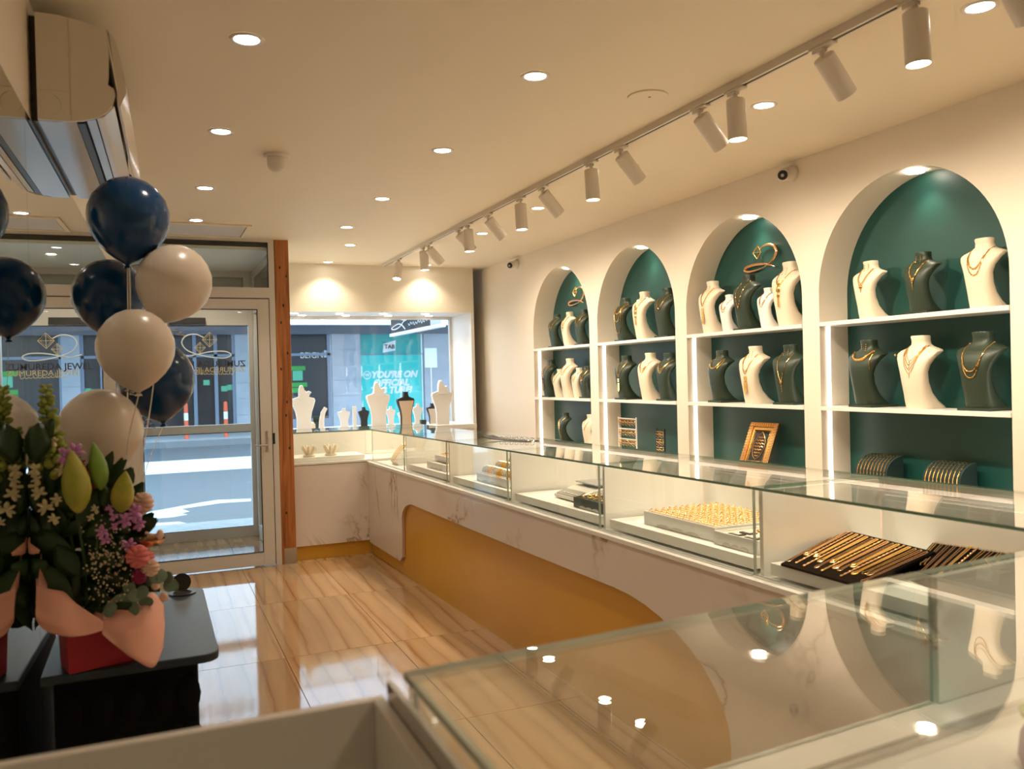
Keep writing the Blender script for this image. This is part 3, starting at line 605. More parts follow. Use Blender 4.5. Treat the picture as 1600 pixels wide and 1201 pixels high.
obj('round_mark', MB().tube([cm @ Vector((.12*math.cos(2*PI*i/20), .12*math.sin(2*PI*i/20), 0)) for i in range(21)], .018, 6), 'wprint', ln)
ftext('W', 574.5, 586, .14, 'wprint', ln, offset=.005)
# dark shop details left of the stone pier
for (x0, x1, y0, y1, m) in ((452, 478, 572, 578, 'greenp'), (452, 481, 598, 604, 'greenp'), (452, 476, 606, 613, 'greenp')): fbox('green_banner', x0, x1, y0, y1, .10, .119, m, sw_)
fbox('pale_poster', 458, 474, 579, 594, .10, .119, 'green_l', sw_)
fbox('white_sheet', 507, 514, 547, 558, .10, .119, 'wprint', sw_)
ftext('BEIGN', 488, 555, .26, 'scalem', sw_, dy=.11)
for x, y in ((337-14, 593.5), (351, 603), (360, 601)): fbox('green_sheet', x-5, x+5, y, y+8, .10, .119, 'green_l', fa)
# white notice board on post and orange bollards
nb = thing('street_notice', 'white notice board on a thin pole across the street', 'sign', (F(675, 600).x, 25.6, 0))
pn = on_y(673, 560, 25.6)
obj('board', MB().box(pn.x-.2, pn.x+.2, 25.58, 25.6, pn.z-.28, pn.z+.33), 'wprint', nb); obj('pole', MB().tube([(pn.x, 25.62, 0.001), (pn.x, 25.62, pn.z)], .025, 8), 'alu', nb)
for i, (x, l) in enumerate(((290.5, 'orange and white bollard seen beside the dark balloon'), (352.5, 'orange and white bollard nearest the stone pier'))):
    p = on_y(x, 640, 24.6); t = thing('bollard', l, 'bollard', (p.x, 24.6, 0), 0, 'orange street bollards')
    obj('post', MB().lathe([(.06, 0), (.055, .45), (.055, .5)], (p.x, 24.6, 0), 12), 'orange', t); obj('white_band', MB().lathe([(.056, .501), (.056, .70)], (p.x, 24.6, 0), 12), 'wprint', t); obj('cap', MB().lathe([(.055, .701), (.05, .95), (.02, .98)], (p.x, 24.6, 0), 12), 'orange', t)
aw = struct('awning', MB().box(-25, 40, 24.0, YF-.1, 3.35, 3.42).box(-25, 40, 23.9, 24.0, 3.05, 3.55), 'wfascia', 'long white street awning across the road', 'awning')
aw.name = 'trim_6'
hs = thing('hanging_sign', 'dark hanging shop sign with white handwriting outside the window', 'sign', (3.6, 12.0, 2.2))
obj('sign_face', MB().box(3.58, 3.62, 11.2, 13.3, 2.22, 2.62), 'blk2', hs); obj('lit_edge', MB().box(3.56, 3.64, 10.74, 13.32, 2.17, 2.215), 'wfascia', hs)
obj('end_box', MB().box(3.57, 3.63, 10.74, 11.19, 2.22, 2.62), 'alu', hs)
hw = MB(); X3 = 3.574
def hp(y, z): return Vector((X3, y, z))
def hq(x, y): return on_x(x, y, X3)
hw.tube(smoothpts([hq(633, 514), hq(627, 507), hq(620, 507), hq(612, 513), hq(616, 515), hq(624, 511), hq(630, 503), hq(634, 500)]), .008, 5)
zz = [hq(638+1.9*i, 506.5-.45*i+(2.2 if i % 2 else -2.0)*(1+.4*((i*7) % 3-1))) for i in range(17)]; hw.tube(smoothpts(zz, 4), .004, 5)
obj('handwriting', hw, 'wprint', hs); obj('bracket', MB().tube([(3.6, 12, 2.62), (3.6, 12, 3.0), (3.5, 9.29, 3.0)], .02, 8), 'alu', hs)

# ------------------------------------------------------------------ necklace busts
# height fraction, half width, front y, back y (front faces -y locally), unit height
BP = [(0, .27, -.12, .36), (.02, .27, -.125, .345), (.10, .26, -.14, .22), (.22, .25, -.155, .10), (.36, .255, -.175, .025), (.5, .275, -.185, -.01), (.60, .32, -.18, .005), (.69, .385, -.155, .055), (.75, .43, -.12, .12),
      (.775, .435, -.095, .165), (.80, .40, -.075, .19), (.825, .30, -.06, .185), (.85, .215, -.05, .17), (.88, .17, -.04, .15), (.93, .16, -.04, .14), (.985, .165, -.055, .14), (1, .155, -.05, .13)]
BP = [(a, b*.76, c, d) for a, b, c, d in BP]
def bust_prof(t, key):
    for a, b in zip(BP, BP[1:]):
        if t <= b[0]: u = (t-a[0])/(b[0]-a[0]); return a[key]+(b[key]-a[key])*u
    return BP[-1][key]
def bust_ring(t, H_, n=24, ex=2.9):
    w_, f, bk_ = bust_prof(t, 1)*H_, bust_prof(t, 2)*H_, bust_prof(t, 3)*H_; c = (f+bk_)/2; d = (bk_-f)/2; tilt = .10*H_*t*(t > .9)*(t-.9)*4
    out = []
    for i in range(n):
        a = 2*PI*i/n; ca, sa = math.cos(a), math.sin(a)
        out.append(Vector((w_*abs(ca)**(2/ex)*(1 if ca >= 0 else -1), c+d*abs(sa)**(2/ex)*(1 if sa >= 0 else -1), t*H_)))
    return out
def front_y(x, t, H_, ex=2.9):
    w_, f, bk_ = bust_prof(t, 1)*H_, bust_prof(t, 2)*H_, bust_prof(t, 3)*H_; c = (f+bk_)/2; d = (bk_-f)/2
    u = min(abs(x)/w_, .995); return c-d*(1-u**ex)**(1/ex)
BM = {}
def bust_mesh(H_, m):
    k = (round(H_, 3), m)
    if k not in BM:
        b = MB(); ts = [p[0] for p in BP]; ts = sorted(set(ts+[.16, .29, .43, .55, .64, .72]))
        b.rings([bust_ring(t, H_) for t in ts]); bm_ = b.mesh('body', m, 40); BM[k] = bm_
        f = MB().box(-.24*H_, .24*H_, -.15*H_, .345*H_, 0, .012); BM[k+('f',)] = f.mesh('foot', m)
    return BM[k], BM[k+('f',)]
def chain_pts(H_, x0, t0, low, k=2.0, off=.003, n=26, xs=0, skew=0):
    # hangs from both sides of the neck down to `low`
    out = []
    for i in range(n+1):
        s = -1+2*i/n; x = x0*s; t = low+(t0-low)*abs(s)**k
        if abs(s) > .86: x = x0*s*(1-.0*(abs(s)-.86))
        out.append(Vector((x+xs+skew*(1-abs(s)), front_y(x+xs, t, H_)-off, t*H_)))
    return out
def jewel(parent_loc, rot, H_, style, label, mt='gold'):
    t = thing('necklace', label, 'necklace', parent_loc, rot)
    def ch(low, x0=.13, t0=.86, k=1.6, r=.0016, m=mt, nm='chain', **kw):
        P = chain_pts(H_, x0*H_, t0, low, k, **kw); b = MB(); b.tube(P, r*1.4, 5); obj(nm, b, m, t, local=True, smooth=50); return P
    def beads(P, r, every=2, m=mt, nm='bead_strand'):
        b = MB()
        for p in P[::every]: b.ball(p, r*1.2, 6, 4)
        obj(nm, b, m, t, local=True, smooth=60, kind='stuff')
    def pend(z, r, h=1.6, x=0, m=mt, nm='pendant'):
        y = front_y(x, z, H_)-.004; b = MB(); b.ball((x, y, z*H_), r, 12, 8, (1, .4, h)); obj(nm, b, m, t, local=True, smooth=60)
    def drop(z0, z1, r=.0035, n=4, x=0, m=mt):
        b = MB()
        for i in range(n): z = z0+(z1-z0)*i/max(1, n-1); b.ball((x, front_y(x, z, H_)-.004, z*H_), r*(1-.12*i), 8, 6, (1, .5, 1.2))
        b.tube([(x, front_y(x, z0, H_)-.003, z0*H_), (x, front_y(x, z1, H_)-.003, z1*H_)], .001, 4); obj('pendant_drop', b, m, t, local=True, smooth=60)
    def ear(z=.93):
        b = MB()
        for x in (-.045, .045):
            xx = x*H_
            for i in range(4): b.ball((xx, front_y(xx, z-.03*i, H_)-.004, (z-.03*i)*H_), .0028, 6, 4)
        obj('earrings', b, mt, t, local=True, smooth=60)
    if style == 'medal': ch(.60); ch(.55, x0=.15, r=.001); pend(.55, .012, 1.0); drop(.52, .44); ear()
    elif style == 'lariat': P = ch(.56, x0=.15); beads(P, .0042, 3); pend(.55, .009, 1.0); drop(.53, .40, .004, 5); ear()
    elif style == 'double': P = ch(.56, x0=.16, k=2.2); beads(P, .0032, 1); P = ch(.47, x0=.16, k=2.4, r=.0012); beads(P, .003, 2)
    elif style == 'collar':
        P = ch(.70, x0=.2, t0=.82, k=2.3, r=.005); beads(P, .0058, 2); P2 = chain_pts(H_, .16*H_, .82, .70, 2.3); b = MB()
        b.tube([Vector((.22*H_, front_y(.22*H_, z, H_)-.004, z*H_)) for z in (.78, .7, .62, .56)], .003, 5); obj('side_bracelet', b, mt, t, local=True); ear()
    elif style == 'layers':
        for i, l in enumerate((.66, .60, .54, .48)): ch(l, x0=.14+.01*i, r=.001)
        drop(.64, .42, .0034, 7); b = MB().ball((-.36*H_, front_y(-.36*H_, .74, H_)-.003, .745*H_), .007, 8, 6); obj('ring', b, mt, t, local=True, smooth=60)
    elif style == 'long': P = ch(.50, x0=.18, k=2.6, r=.0018); beads(P, .0032, 2); P = ch(.42, x0=.17, k=2.6, r=.0012); beads(P, .0026, 2)
    elif style == 'station': P = ch(.42, x0=.14, k=1.5, r=.0008); beads(P, .0042, 2); pend(.41, .0075, 1.0)
    elif style == 'simple': ch(.58, x0=.15, k=1.8, r=.0013); ch(.52, x0=.16, k=1.8, r=.001)
    elif style == 'bib':
        P = ch(.62, x0=.16, r=.002); b = MB()
        for z, r in ((.66, .016), (.57, .019), (.48, .014)): b.ball((0, front_y(0, z, H_)-.003, z*H_), r, 12, 6, (1, .3, 1.2))
        b.box(-.006, .006, front_y(0, .4, H_)-.006, front_y(0, .4, H_)-.001, .30*H_, .44*H_); obj('medallions', b, mt, t, local=True, smooth=50); ear(.9)
    elif style == 'rope':
        for l, k in ((.62, 1.9), (.45, 2.6)): P = ch(l, x0=.2, t0=.84, k=k, r=.0026)
        ch(.18, x0=.22, t0=.84, k=2.8, r=.0016)
    elif style == 'sash':
        P = ch(.55, x0=.15, r=.0015)
        b = MB(); b.tube([Vector((-.3*H_+.36*H_*u, front_y(min(.34, abs(-.3+.36*u))*H_*(-1 if u < .8 else 1), .78-.60*u, H_)-.003, (.78-.60*u)*H_)) for u in [i/12 for i in range(13)]], .0016, 5); obj('chain', b, mt, t, local=True)
        pend(.5, .005)
    elif style == 'ubar':
        ch(.66, x0=.2, t0=.83, k=2.6, r=.0034, m='goldr' if False else mt); b = MB()
        b.tube([Vector((x*H_, front_y(x*H_, z, H_)-.004, z*H_)) for x, z in ((.24, .80), (.2, .72), (.14, .66))], .0028, 5); obj('side_chain', b, mt, t, local=True); ear(.92)
    elif style == 'pendbox': P = ch(.52, x0=.14); ch(.56, x0=.17, r=.001); b = MB(); y = front_y(0, .45, H_); b.box(-.011, .011, y-.006, y-.001, .40*H_, .48*H_); b.prism([(-.013, y-.005, .38*H_), (.013, y-.005, .38*H_), (.013, y-.005, .22*H_), (0, y-.005, .17*H_), (-.013, y-.005, .22*H_)], (0, .003, 0)); obj('pendant', b, mt, t, local=True); ear(.9)
    elif style == 'tassel':
        for l in (.66, .62, .58): ch(l, x0=.2, t0=.84, k=1.7, r=.0014)
    elif style == 'vlong': P = ch(.38, x0=.14, k=1.3, r=.0012); beads(P, .003, 3); pend(.38, .009, 1.0); drop(.36, .22, .004, 4); ear(.92)
    tg_ = MB(); xx = .44*H_
    return t
def place_bust(px, zsh, H_, color, style, where_, what, X=None, rot=0.0, pxy=620):
    # stands on the shelf at height zsh, facing out of the niche
    X = XW+.072 if X is None else X
    p = on_x(px, pxy, X); loc = (X, p.y, zsh+.0005)
    adj = {'cream': 'cream', 'dark': 'dark green', 'white': 'small white'}[color]
    mm = {'cream': 'cream', 'dark': 'dark', 'white': 'shelf'}[color]
    r = -PI/2+rot
    t = thing('necklace_bust', f'{adj} bust, {where_}', 'bust', loc, (0, 0, r), 'necklace busts in the niches')
    me, ft = bust_mesh(H_, mm); o = obj('body', me, None, t); o.location = (0, 0, .0); 
    if color == 'dark': obj('foot', ft, None, t)
    if style: jewel(loc, (0, 0, r), H_, style, f'{what}, {where_}')
    return t
Z1, Z2, Z3 = 1.745, 1.293, ZB
A4, A3, A2, A1 = 'nearest arch', 'second nearest arch', 'third nearest arch', 'farthest arch'
TS, MS, BS = 'top shelf', 'middle shelf', 'base board'
LST = [
 (1359, Z1, .295, 'cream', 'medal', f'left on {TS} of {A4}', 'gold necklace with round sun pendant', 490),
 (1441, Z1, .295, 'dark', 'lariat', f'middle of {TS} of {A4}', 'gold flower station necklace with drop', 486),
 (1537, Z1, .31, 'cream', 'double', f'right on {TS} of {A4}', 'double strand of gold beads', 478),
 (1356, Z2, .345, 'dark', 'collar', f'left on {MS} of {A4}', 'broad gold collar with side bracelet', 633),
 (1437, Z2, .35, 'cream', 'layers', f'middle of {MS} of {A4}', 'fine layered chains with a line of drops', 634),
 (1534, Z2, .35, 'dark', 'long', f'right on {MS} of {A4}', 'two long gold bead chains', 637),
 (1112, Z1, .34, 'cream', 'pendbox', f'left on {TS} of {A3}', 'gold necklace with long pendant', 516),
 (1139, Z1, .235, 'white', 'simple', f'left of tall dark bust, {TS} of {A3}', 'thin gold chain', 513),
 (1168, Z1, .34, 'dark', 'station', f'middle of {TS} under gold swirl of {A3}', 'long pearl station necklace', 511),
 (1200, Z1, .24, 'white', 'simple', f'right of tall dark bust, {TS} of {A3}', 'thin gold chain', 509),
 (1233, Z1, .37, 'cream', 'bib', f'right on {TS} of {A3}', 'heavy orange gold medallion set', 506),
 (1127, Z2, .335, 'dark', 'ubar', f'left on {MS} of {A3}', 'thick smooth gold collar', 625),
 (1179, Z2, .35, 'cream', 'pendbox', f'middle of {MS} of {A3}', 'gold necklace with square tasselled pendant', 626),
 (1234, Z2, .345, 'dark', 'vlong', f'right on {MS} of {A3}', 'gold V necklace with bar drop', 628),
 (976, Z1, .335, 'dark', 'rope', f'left on {TS} of {A2}', 'triple swags of gold rope chain', 528),
 (1006, Z1, .355, 'cream', 'bib', f'middle of {TS} of {A2}', 'long run of orange gold medallions', 525),
 (1042, Z1, .35, 'dark', 'simple', f'right on {TS} of {A2}', 'plain gold chain', 522),
 (978, Z2, .34, 'dark', 'pendbox', f'left on {MS} of {A2}', 'big gold bridal pendant set', 620),
 (1015, Z2, .35, 'cream', 'tassel', f'middle of {MS} of {A2}', 'fan shaped gold necklace', 621),
 (1044, Z2, .34, 'dark', 'tassel', f'right on {MS} of {A2}', 'many stranded gold collar', 622),
 (869.5, Z1, .30, 'dark', 'simple', f'left on {TS} of {A1}', 'slim gold chain', 538),
 (889, Z1, .30, 'cream', 'medal', f'middle of {TS} of {A1}', 'gold chain with hanging pendant', 537),
 (911, Z1, .30, 'dark', 'simple', f'right on {TS} of {A1}', 'slim gold chain', 535),
 (859.5, Z2, .345, 'dark', 'pendbox', f'left on {MS} of {A1}', 'gold pendant set', 616),
 (874, Z2, .255, 'cream', 'simple', f'short, left of tall cream one, {MS} of {A1}', 'slim gold chain', 617),
 (889.5, Z2, .345, 'cream', 'tassel', f'tall, middle of {MS} of {A1}', 'gold leaf necklace', 617),
 (904, Z2, .26, 'cream', 'simple', f'short, right of tall cream one, {MS} of {A1}', 'slim gold chain', 618),
 (917, Z2, .27, 'dark', 'medal', f'right on {MS} of {A1}', 'gold chain with drop pendant', 619),
 (883, Z3, .27, 'dark', 'sash', f'alone on {BS} of {A1}', 'diagonal gold chain', 686),
 (921.5, Z3, .27, 'cream', 'simple', f'half hidden right on {BS} of {A1}', 'slim gold chain', 688)]
for (px, z, h, col_, st, wh, wt, py) in LST: place_bust(px, z, h, col_, st, wh, wt, rot=random.uniform(-.10, .06), pxy=py)

# gold swirl emblems
def swirl(dy, label):
    Xe = XB-.02; o3 = lambda x, y: on_x(x, y, Xe)+Vector((0, dy, 0))
    ctr = o3(1190, 405); t = thing('emblem', label, 'emblem', ctr)
    S = [(1187, 391), (1191, 385.5), (1197, 382.5), (1204, 382), (1210, 384.5), (1213.5, 391), (1211.5, 400), (1206, 408), (1199, 414), (1192, 418), (1182, 422), (1172, 424.5), (1164.5, 423.5), (1166, 418.5), (1174, 415), (1184, 413), (1196, 412.5), (1204, 414), (1211, 416.5)]
    P = smoothpts([o3(*p) for p in S], 6); n = len(P)
    rr = [.003+.0085*abs(math.sin(PI*2.0*min(1, i/(n-1))))**1.2 for i in range(n)]
    obj('ribbon', MB().tube(P, rr, 8), 'goldr', t, smooth=60)
    b = MB(); D = [o3(*p) for p in ((1176.5, 395.5), (1184, 384), (1189, 393.5), (1183, 404.5), (1176.5, 395.5))]
    b.tube(D, .0035, 6); b.tube([D[1], D[3]], .0025, 6); b.tube([D[0], D[2]], .0025, 6); obj('diamond', b, 'gold', t)
    obj('stand_off', MB().tube([P[20], P[20]+Vector((.018, 0, 0))], .004, 6).tube([P[66], P[66]+Vector((.018, 0, 0))], .004, 6), 'gold', t)
swirl(0, 'rose gold swirl and diamond emblem on the teal back of the second nearest arch')
swirl(NI[3]-NI[1], 'rose gold swirl and diamond emblem on the teal back of the farthest arch')

# ------------------------------------------------------------------ base boards: stands, framed art, bracelet pillows
def earring_stand(y, w_, h_, m, rowsn, label):
    t = thing('earring_stand', label, 'earring stand', (XW+.09, y, ZB)); X = XW+.09; b = MB()
    b.box(X-.004, X+.004, y-w_/2, y-w_/2+.008, ZB, ZB+h_).box(X-.004, X+.004, y+w_/2-.008, y+w_/2, ZB, ZB+h_); obj('frame', b, m, t)
    obj('foot', MB().box(X-.03, X+.04, y-w_/2, y+w_/2, ZB, ZB+.005), m, t)
    for k in range(rowsn):
        z = ZB+h_-.01-k*(h_-.03)/rowsn; obj('rail', MB().box(X-.004, X+.004, y-w_/2+.008, y+w_/2-.008, z-.006, z), m, t)
        n = int(w_/.017)
        for i in range(n):
            yy = y-w_/2+.014+i*(w_-.028)/max(1, n-1); g = MB(); L = .030+.012*((i*5) % 3)/2
            g.ball((X-.007, yy, z-.012), .0045, 6, 4); g.ball((X-.007, yy, z-.012-L*.5), .005, 6, 4, (1, 1, 1.5)); g.ball((X-.007, yy, z-.012-L), .0035, 6, 4, (1, 1, 1.4)); obj('earring', g, 'goldr' if i % 2 else 'gold', t, smooth=60)
earring_stand(on_x(981, 690, XW+.09).y, .27, .27, 'shelf', 3, 'white three-row earring stand on the base board of the third nearest arch')
earring_stand(on_x(1033, 700, XW+.09).y, .11, .20, 'blk', 3, 'small black earring stand on the base board of the third nearest arch')
# framed art leaning back
yA = on_x(1180, 735, XW+.06).y; t = thing('framed_art', 'gilt framed calligraphy panel leaning on a stand in the second nearest arch', 'picture', (XW+.035, yA, ZB), (0, 0, -PI/2+.10))
L = Matrix.Rotation(math.radians(-24), 4, 'X')
def lb(nm, x0, x1, y0, y1, z0, z1, m, bev=0, par=t): b = MB().box(x0, x1, y0, y1, z0, z1, 0, L); return obj(nm, b, m, par, local=True, bev=bev)
for (x0, x1, z0, z1) in ((-.115, -.085, .004, .31), (.085, .115, .004, .31), (-.085, .085, .004, .034), (-.085, .085, .28, .31)): lb('frame_bar', x0, x1, -.012, .012, z0, z1, 'goldr', .004)
for (x0, x1, z0, z1) in ((-.083, -.066, .036, .278), (.066, .083, .036, .278), (-.066, .066, .036, .053), (-.066, .066, .261, .278)): lb('inner_mount', x0, x1, -.004, .004, z0, z1, 'gold')
bb = MB()
for k in range(16):
    for s in (-1, 1): bb.box(s*.100-.012, s*.100+.012, -.0155, -.012, .014+.018*k, .022+.018*k, 0, L)
for k in range(9):
    for zz_ in (.019, .295): bb.box(-.078+.018*k, -.070+.018*k, -.0155, -.012, zz_-.011, zz_+.011, 0, L)
obj('beading', bb, 'gold', t, local=True, kind='stuff')
lb('art_panel', -.066, .066, 0, .003, .053, .261, 'blk')
cb_ = MB(); loopp = [(0, .25), (.022, .225), (.042, .19), (.046, .155), (.04, .12), (.026, .09), (0, .072), (-.026, .09), (-.04, .12), (-.046, .155), (-.042, .19), (-.022, .225), (0, .25)]
cb_.tube([L @ Vector((x, -.002, z)) for x, z in loopp], .0022, 5)
for k in range(7):
    z = .095+.02*k; w_ = .036*math.sin(PI*(k+1.2)/9); cb_.tube([L @ Vector((-w_+2*w_*i/8, -.002, z+.004*math.sin(i*2.2))) for i in range(9)], .003, 5)
cb_.tube([L @ Vector((x, -.002, z)) for x, z in ((-.060, .060), (.060, .060), (.060, .254), (-.060, .254), (-.060, .060))], .0015, 4)
obj('gold_calligraphy', cb_, 'gold', t, local=True, kind='stuff'); lb('prop_leg', -.03, .03, .05, .055, -.0, .2, 'blk')
# bracelet ramps
def bracelet_ramp(px, py, label, dx=0):
    p = on_x(px, py, XW+.09); t = thing('bracelet_display', label, 'bracelet display', (XW+.10, p.y, ZB), (0, 0, -PI/2+.12))
    W = .185; b = MB(); prof = [(-.075, .006), (-.075, .075)]+[(-.075+.13*(1-math.cos(PI/2*i/8)), .075+.085*math.sin(PI/2*i/8)) for i in range(1, 9)]+[(.06, .006)]
    b.prism([(-W/2, y, z) for y, z in prof], (W, 0, 0)); obj('ramp', b, 'rampm', t, local=True, smooth=35)
    obj('base', MB().box(-W/2-.012, W/2+.012, -.09, .065, 0, .006), 'peach', t, local=True)
    path = prof[1:-1]
    for k in range(9):
        x = -W/2+.014+k*(W-.028)/8; g = MB(); g.tube([(x+.001*math.sin(i*2.1), y-.003*(1 if i < 4 else .5), z+.003*min(1, i/3)) for i, (y, z) in enumerate([(-.075, .012), (-.075, .04)]+path)], .0018, 6)
        for i, (y, z) in enumerate([(-.075, .02), (-.075, .04), (-.075, .06)]+path):
            g.ball((x, y-.002, z+.001), .0036, 6, 4)
        obj('bracelet', g, 'gold', t, local=True, smooth=50)
bracelet_ramp(1374, 771, 'left dark ramp of gold bracelets on the base board of the nearest arch'); bracelet_ramp(1484, 786, 'right dark ramp of gold bracelets on the base board of the nearest arch')

# ------------------------------------------------------------------ display window busts (seen from behind)
def window_bust(px, Y, h_, w_, m, label, face=None, scarf=False, wn=None):
    x = on_y(px, 655, Y).x; t = thing('window_bust', label, 'bust', (x, Y, 1.0), 0, 'busts on the window platform')
    sh_ = [(-.30, 0), (-.31, .12), (-.30, .28), (-.34, .45), (-.44, .62), (-.5, .74), (-.47, .80), (-.30, .83), (-.17, .86), (-.13, .92), (-.12, 1.0)]
    if scarf: sh_ = [(a, b*.80) for a, b in sh_]
    pts = [(a*w_, b*h_) for a, b in sh_]; loop = [(x+a, Y-.012, 1.0+b) for a, b in pts]+[(x-a, Y-.012, 1.0+b) for a, b in reversed(pts)]
    rs = []
    for (a, z) in pts:      # rounded front towards the street, flat board behind
        rs.append([Vector((x+a*math.cos(PI*i/8), Y+abs(a)*.42*math.sin(PI*i/8)+.03*z/h_, 1.0+z)) for i in range(9)][::-1]+[Vector((x+a*.9, Y-.01, 1.0+z)), Vector((x-a*.9, Y-.01, 1.0+z))])
    obj('body', MB().rings(rs), m, t, smooth=40)
    if face:
        q = [(a*.80, b) for a, b in pts[:6]]; lp = [(x+a, Y-.0115, 1.0+b) for a, b in q]+[(x-a, Y-.0115, 1.0+b) for a, b in reversed(q)]
        obj('back_board', MB().prism(lp, (0, -.004, 0)), face, t)
    if scarf:
        s = MB(); k_ = .0061; zs = 1.0+h_*.80*.80-.012
        hd_ = [(-7.5, 0), (-8, 8), (-7.5, 18), (-5, 24), (-1, 24), (1, 19), (2.5, 14), (5, 12.6), (9, 14.5), (13, 12), (10, 8), (8.5, 4.5), (11, 1), (12, -1)]
        for dy_, sc_2 in ((-.022, .93), ):
            inner = [Vector((x+a*k_*sc_2, Y+dy_, zs+b*k_*sc_2+.004)) for a, b in hd_]; mid1 = [Vector((x+a*k_, Y-.010, zs+b*k_)) for a, b in hd_]; mid2 = [Vector((x+a*k_, Y+.022, zs+b*k_)) for a, b in hd_]; out_ = [Vector((x+a*k_*sc_2, Y+.034, zs+b*k_*sc_2+.004)) for a, b in hd_]
            s.rings([inner, mid1, mid2, out_])
        obj('folded_top', s, m, t, smooth=60)
    return t
window_bust(475, 8.62, .50, .24, 'platform', 'tall white bust with folded top beside the timber post', scarf=True)
window_bust(592, 8.55, .52, .26, 'platform', 'tall cream bust with folded top, second from the timber post', scarf=True)
window_bust(692, 8.60, .52, .25, 'platform', 'tall cream bust with folded top nearest the bay side wall', scarf=True)
window_bust(635, 8.52, .36, .20, 'blk', 'black bust with a beige back board between two tall cream ones', face='beige')
window_bust(569, 8.75, .21, .12, 'blk', 'small black bust left of the second tall cream bust')
window_bust(538, 8.9, .20, .14, 'platform', 'small cream bust before the stone pier')
window_bust(653, 8.9, .22, .12, 'platform', 'small cream bust right of the black one')
window_bust(676, 8.8, .22, .13, 'blk', 'small black bust with beige back left of the last tall one', face='beige')
window_bust(611, 8.95, .20, .11, 'platform', 'small cream bust just right of the second tall cream bust')
window_bust(628, 9.0, .15, .09, 'platform', 'tiny cream bust just left of the black bust')
def small(nm, px, Y, mb, m, label, cat): x = on_y(px, 655, Y).x; o = obj(nm, mb(x, Y), m, smooth=40); tag(o, label, cat); return base_origin(o, (x, Y, 1.0))
small('display_column', 554, 8.8, lambda x, Y: MB().box(x-.018, x+.018, Y-.02, Y+.02, 1.0, 1.22), 'platform', 'slim upright cream display column left of the small black bust', 'display stand')
small('display_column', 505, 8.7, lambda x, Y: MB().tube([(x-.02, Y, 1.0), (x-.015, Y, 1.1), (x+.0, Y, 1.17), (x+.03, Y, 1.22)], [.03, .026, .024, .02], 10, sy=.5), 'platform', 'curved cream display arm right of the tall white bust', 'display stand')
small('ring_box', 496, 8.85, lambda x, Y: MB().box(x-.04, x+.04, Y-.03, Y+.03, 1.0, 1.07).box(x-.04, x+.04, Y+.02, Y+.03, 1.07, 1.13), 'dark', 'dark green jewellery box on the window platform', 'jewellery box')
small('ring_box', 488, 8.75, lambda x, Y: MB().box(x-.025, x+.025, Y-.025, Y+.025, 1.0, 1.06).ball((x, Y, 1.06), .02, 8, 6), 'cream', 'small cream ring box beside the dark green box', 'jewellery box')
small('ring_box', 661, 8.75, lambda x, Y: MB().box(x-.03, x+.03, Y-.025, Y+.025, 1.0, 1.05), 'dark', 'low dark box between small cream bust and black bust', 'jewellery box')

# ------------------------------------------------------------------ contents of the glass cases
ZBD = ZC+.0535     # top of the raised boards
def along(y, off, z): return cp(y, off, z)
# farthest case: necklace ramp
t = thing('necklace_ramp', 'cream curved necklace ramp with chains in the farthest glass case', 'necklace display', (cx(6.75)+.2, 6.75, ZC))
X0, Y0 = cx(6.75)+.12, 6.78
pr = [(-.0, .0), (-.02, .03), (.02, .09), (.08, .15), (.13, .17), (.15, .16), (.12, .0)]
obj('ramp', MB().prism([(X0+a, Y0-.09, ZC+b) for a, b in pr], (0, .18, 0)), 'cream', t, smooth=30); obj('side_panel', MB().prism([(X0+a, Y0-.098, ZC+b) for a, b in pr], (0, .007, 0)), 'tray', t)
for k in range(6):
    yy = Y0-.07+.028*k; obj('chain', MB().tube([(X0+a-.004, yy+.003*math.sin(i*2), ZC+b+.004) for i, (a, b) in enumerate(pr[1:5])], .0032, 6), 'gold' if k % 2 else 'cream', t)
t = thing('ring_cushion', 'small round cream cushion with rings in the farthest glass case', 'jewellery cushion', (cx(6.45)+.3, 6.5, ZC))
obj('cushion', MB().lathe([(.05, 0), (.06, .02), (.05, .05), (.03, .09), (.012, .11), (0, .112)], (cx(6.45)+.3, 6.5, ZC), 18, cap1=False), 'cream', t, smooth=60)
for a in (0, 1.6, 3.2, 4.7): obj('ring', MB().ball((cx(6.45)+.3+.05*math.cos(a), 6.5+.05*math.sin(a), ZC+.05), .012, 8, 6), 'gold', t, smooth=60)
# trays
def tray(y0, y1, o0, o1, z, h, label, m='tray', inner='white', open_arch=False):
    t = thing('jewellery_tray', label, 'tray', (cx((y0+y1)/2)+(o0+o1)/2, (y0+y1)/2, z)); w_ = .006
    def hb(nm, a, b_, c, d, z0, z1, mm):
        m_ = MB(); q = [cp(a, c, 0), cp(b_, c, 0), cp(b_, d, 0), cp(a, d, 0)][::-1]; m_.hexa([Vector((p.x, p.y, z0)) for p in q], [Vector((p.x, p.y, z1)) for p in q]); return obj(nm, m_, mm, t)
    hb('base', y0, y1, o0, o1, z+.001, z+h*.72, m)
    hb('inlay', y0-w_, y1+w_, o0+w_, o1-w_, z+h*.72, z+h*.80, inner)
    for a, b_, c, d in ((y0, y1, o0, o0+w_), (y0, y1, o1-w_, o1), (y0, y0-w_, o0+w_, o1-w_), (y1+w_, y1, o0+w_, o1-w_)): hb('rim', a, b_, c, d, z+h*.72, z+h, m)
    n = 3
    sc_ = MB()
    for k in range(n):      # scalloped finger notch along the front
        yy = y0+(y1-y0)*(k+.5)/n*.6+(y1-y0)*.2; w2 = abs(y1-y0)*.11
        pts = [cp(yy+w2*math.cos(PI*i/8), o0-.0012, z+.0015+.014*math.sin(PI*i/8)) for i in range(9)]; sc_.prism(pts, (.001, 0, 0))
    obj('notch', sc_, 'scalem', t); return t
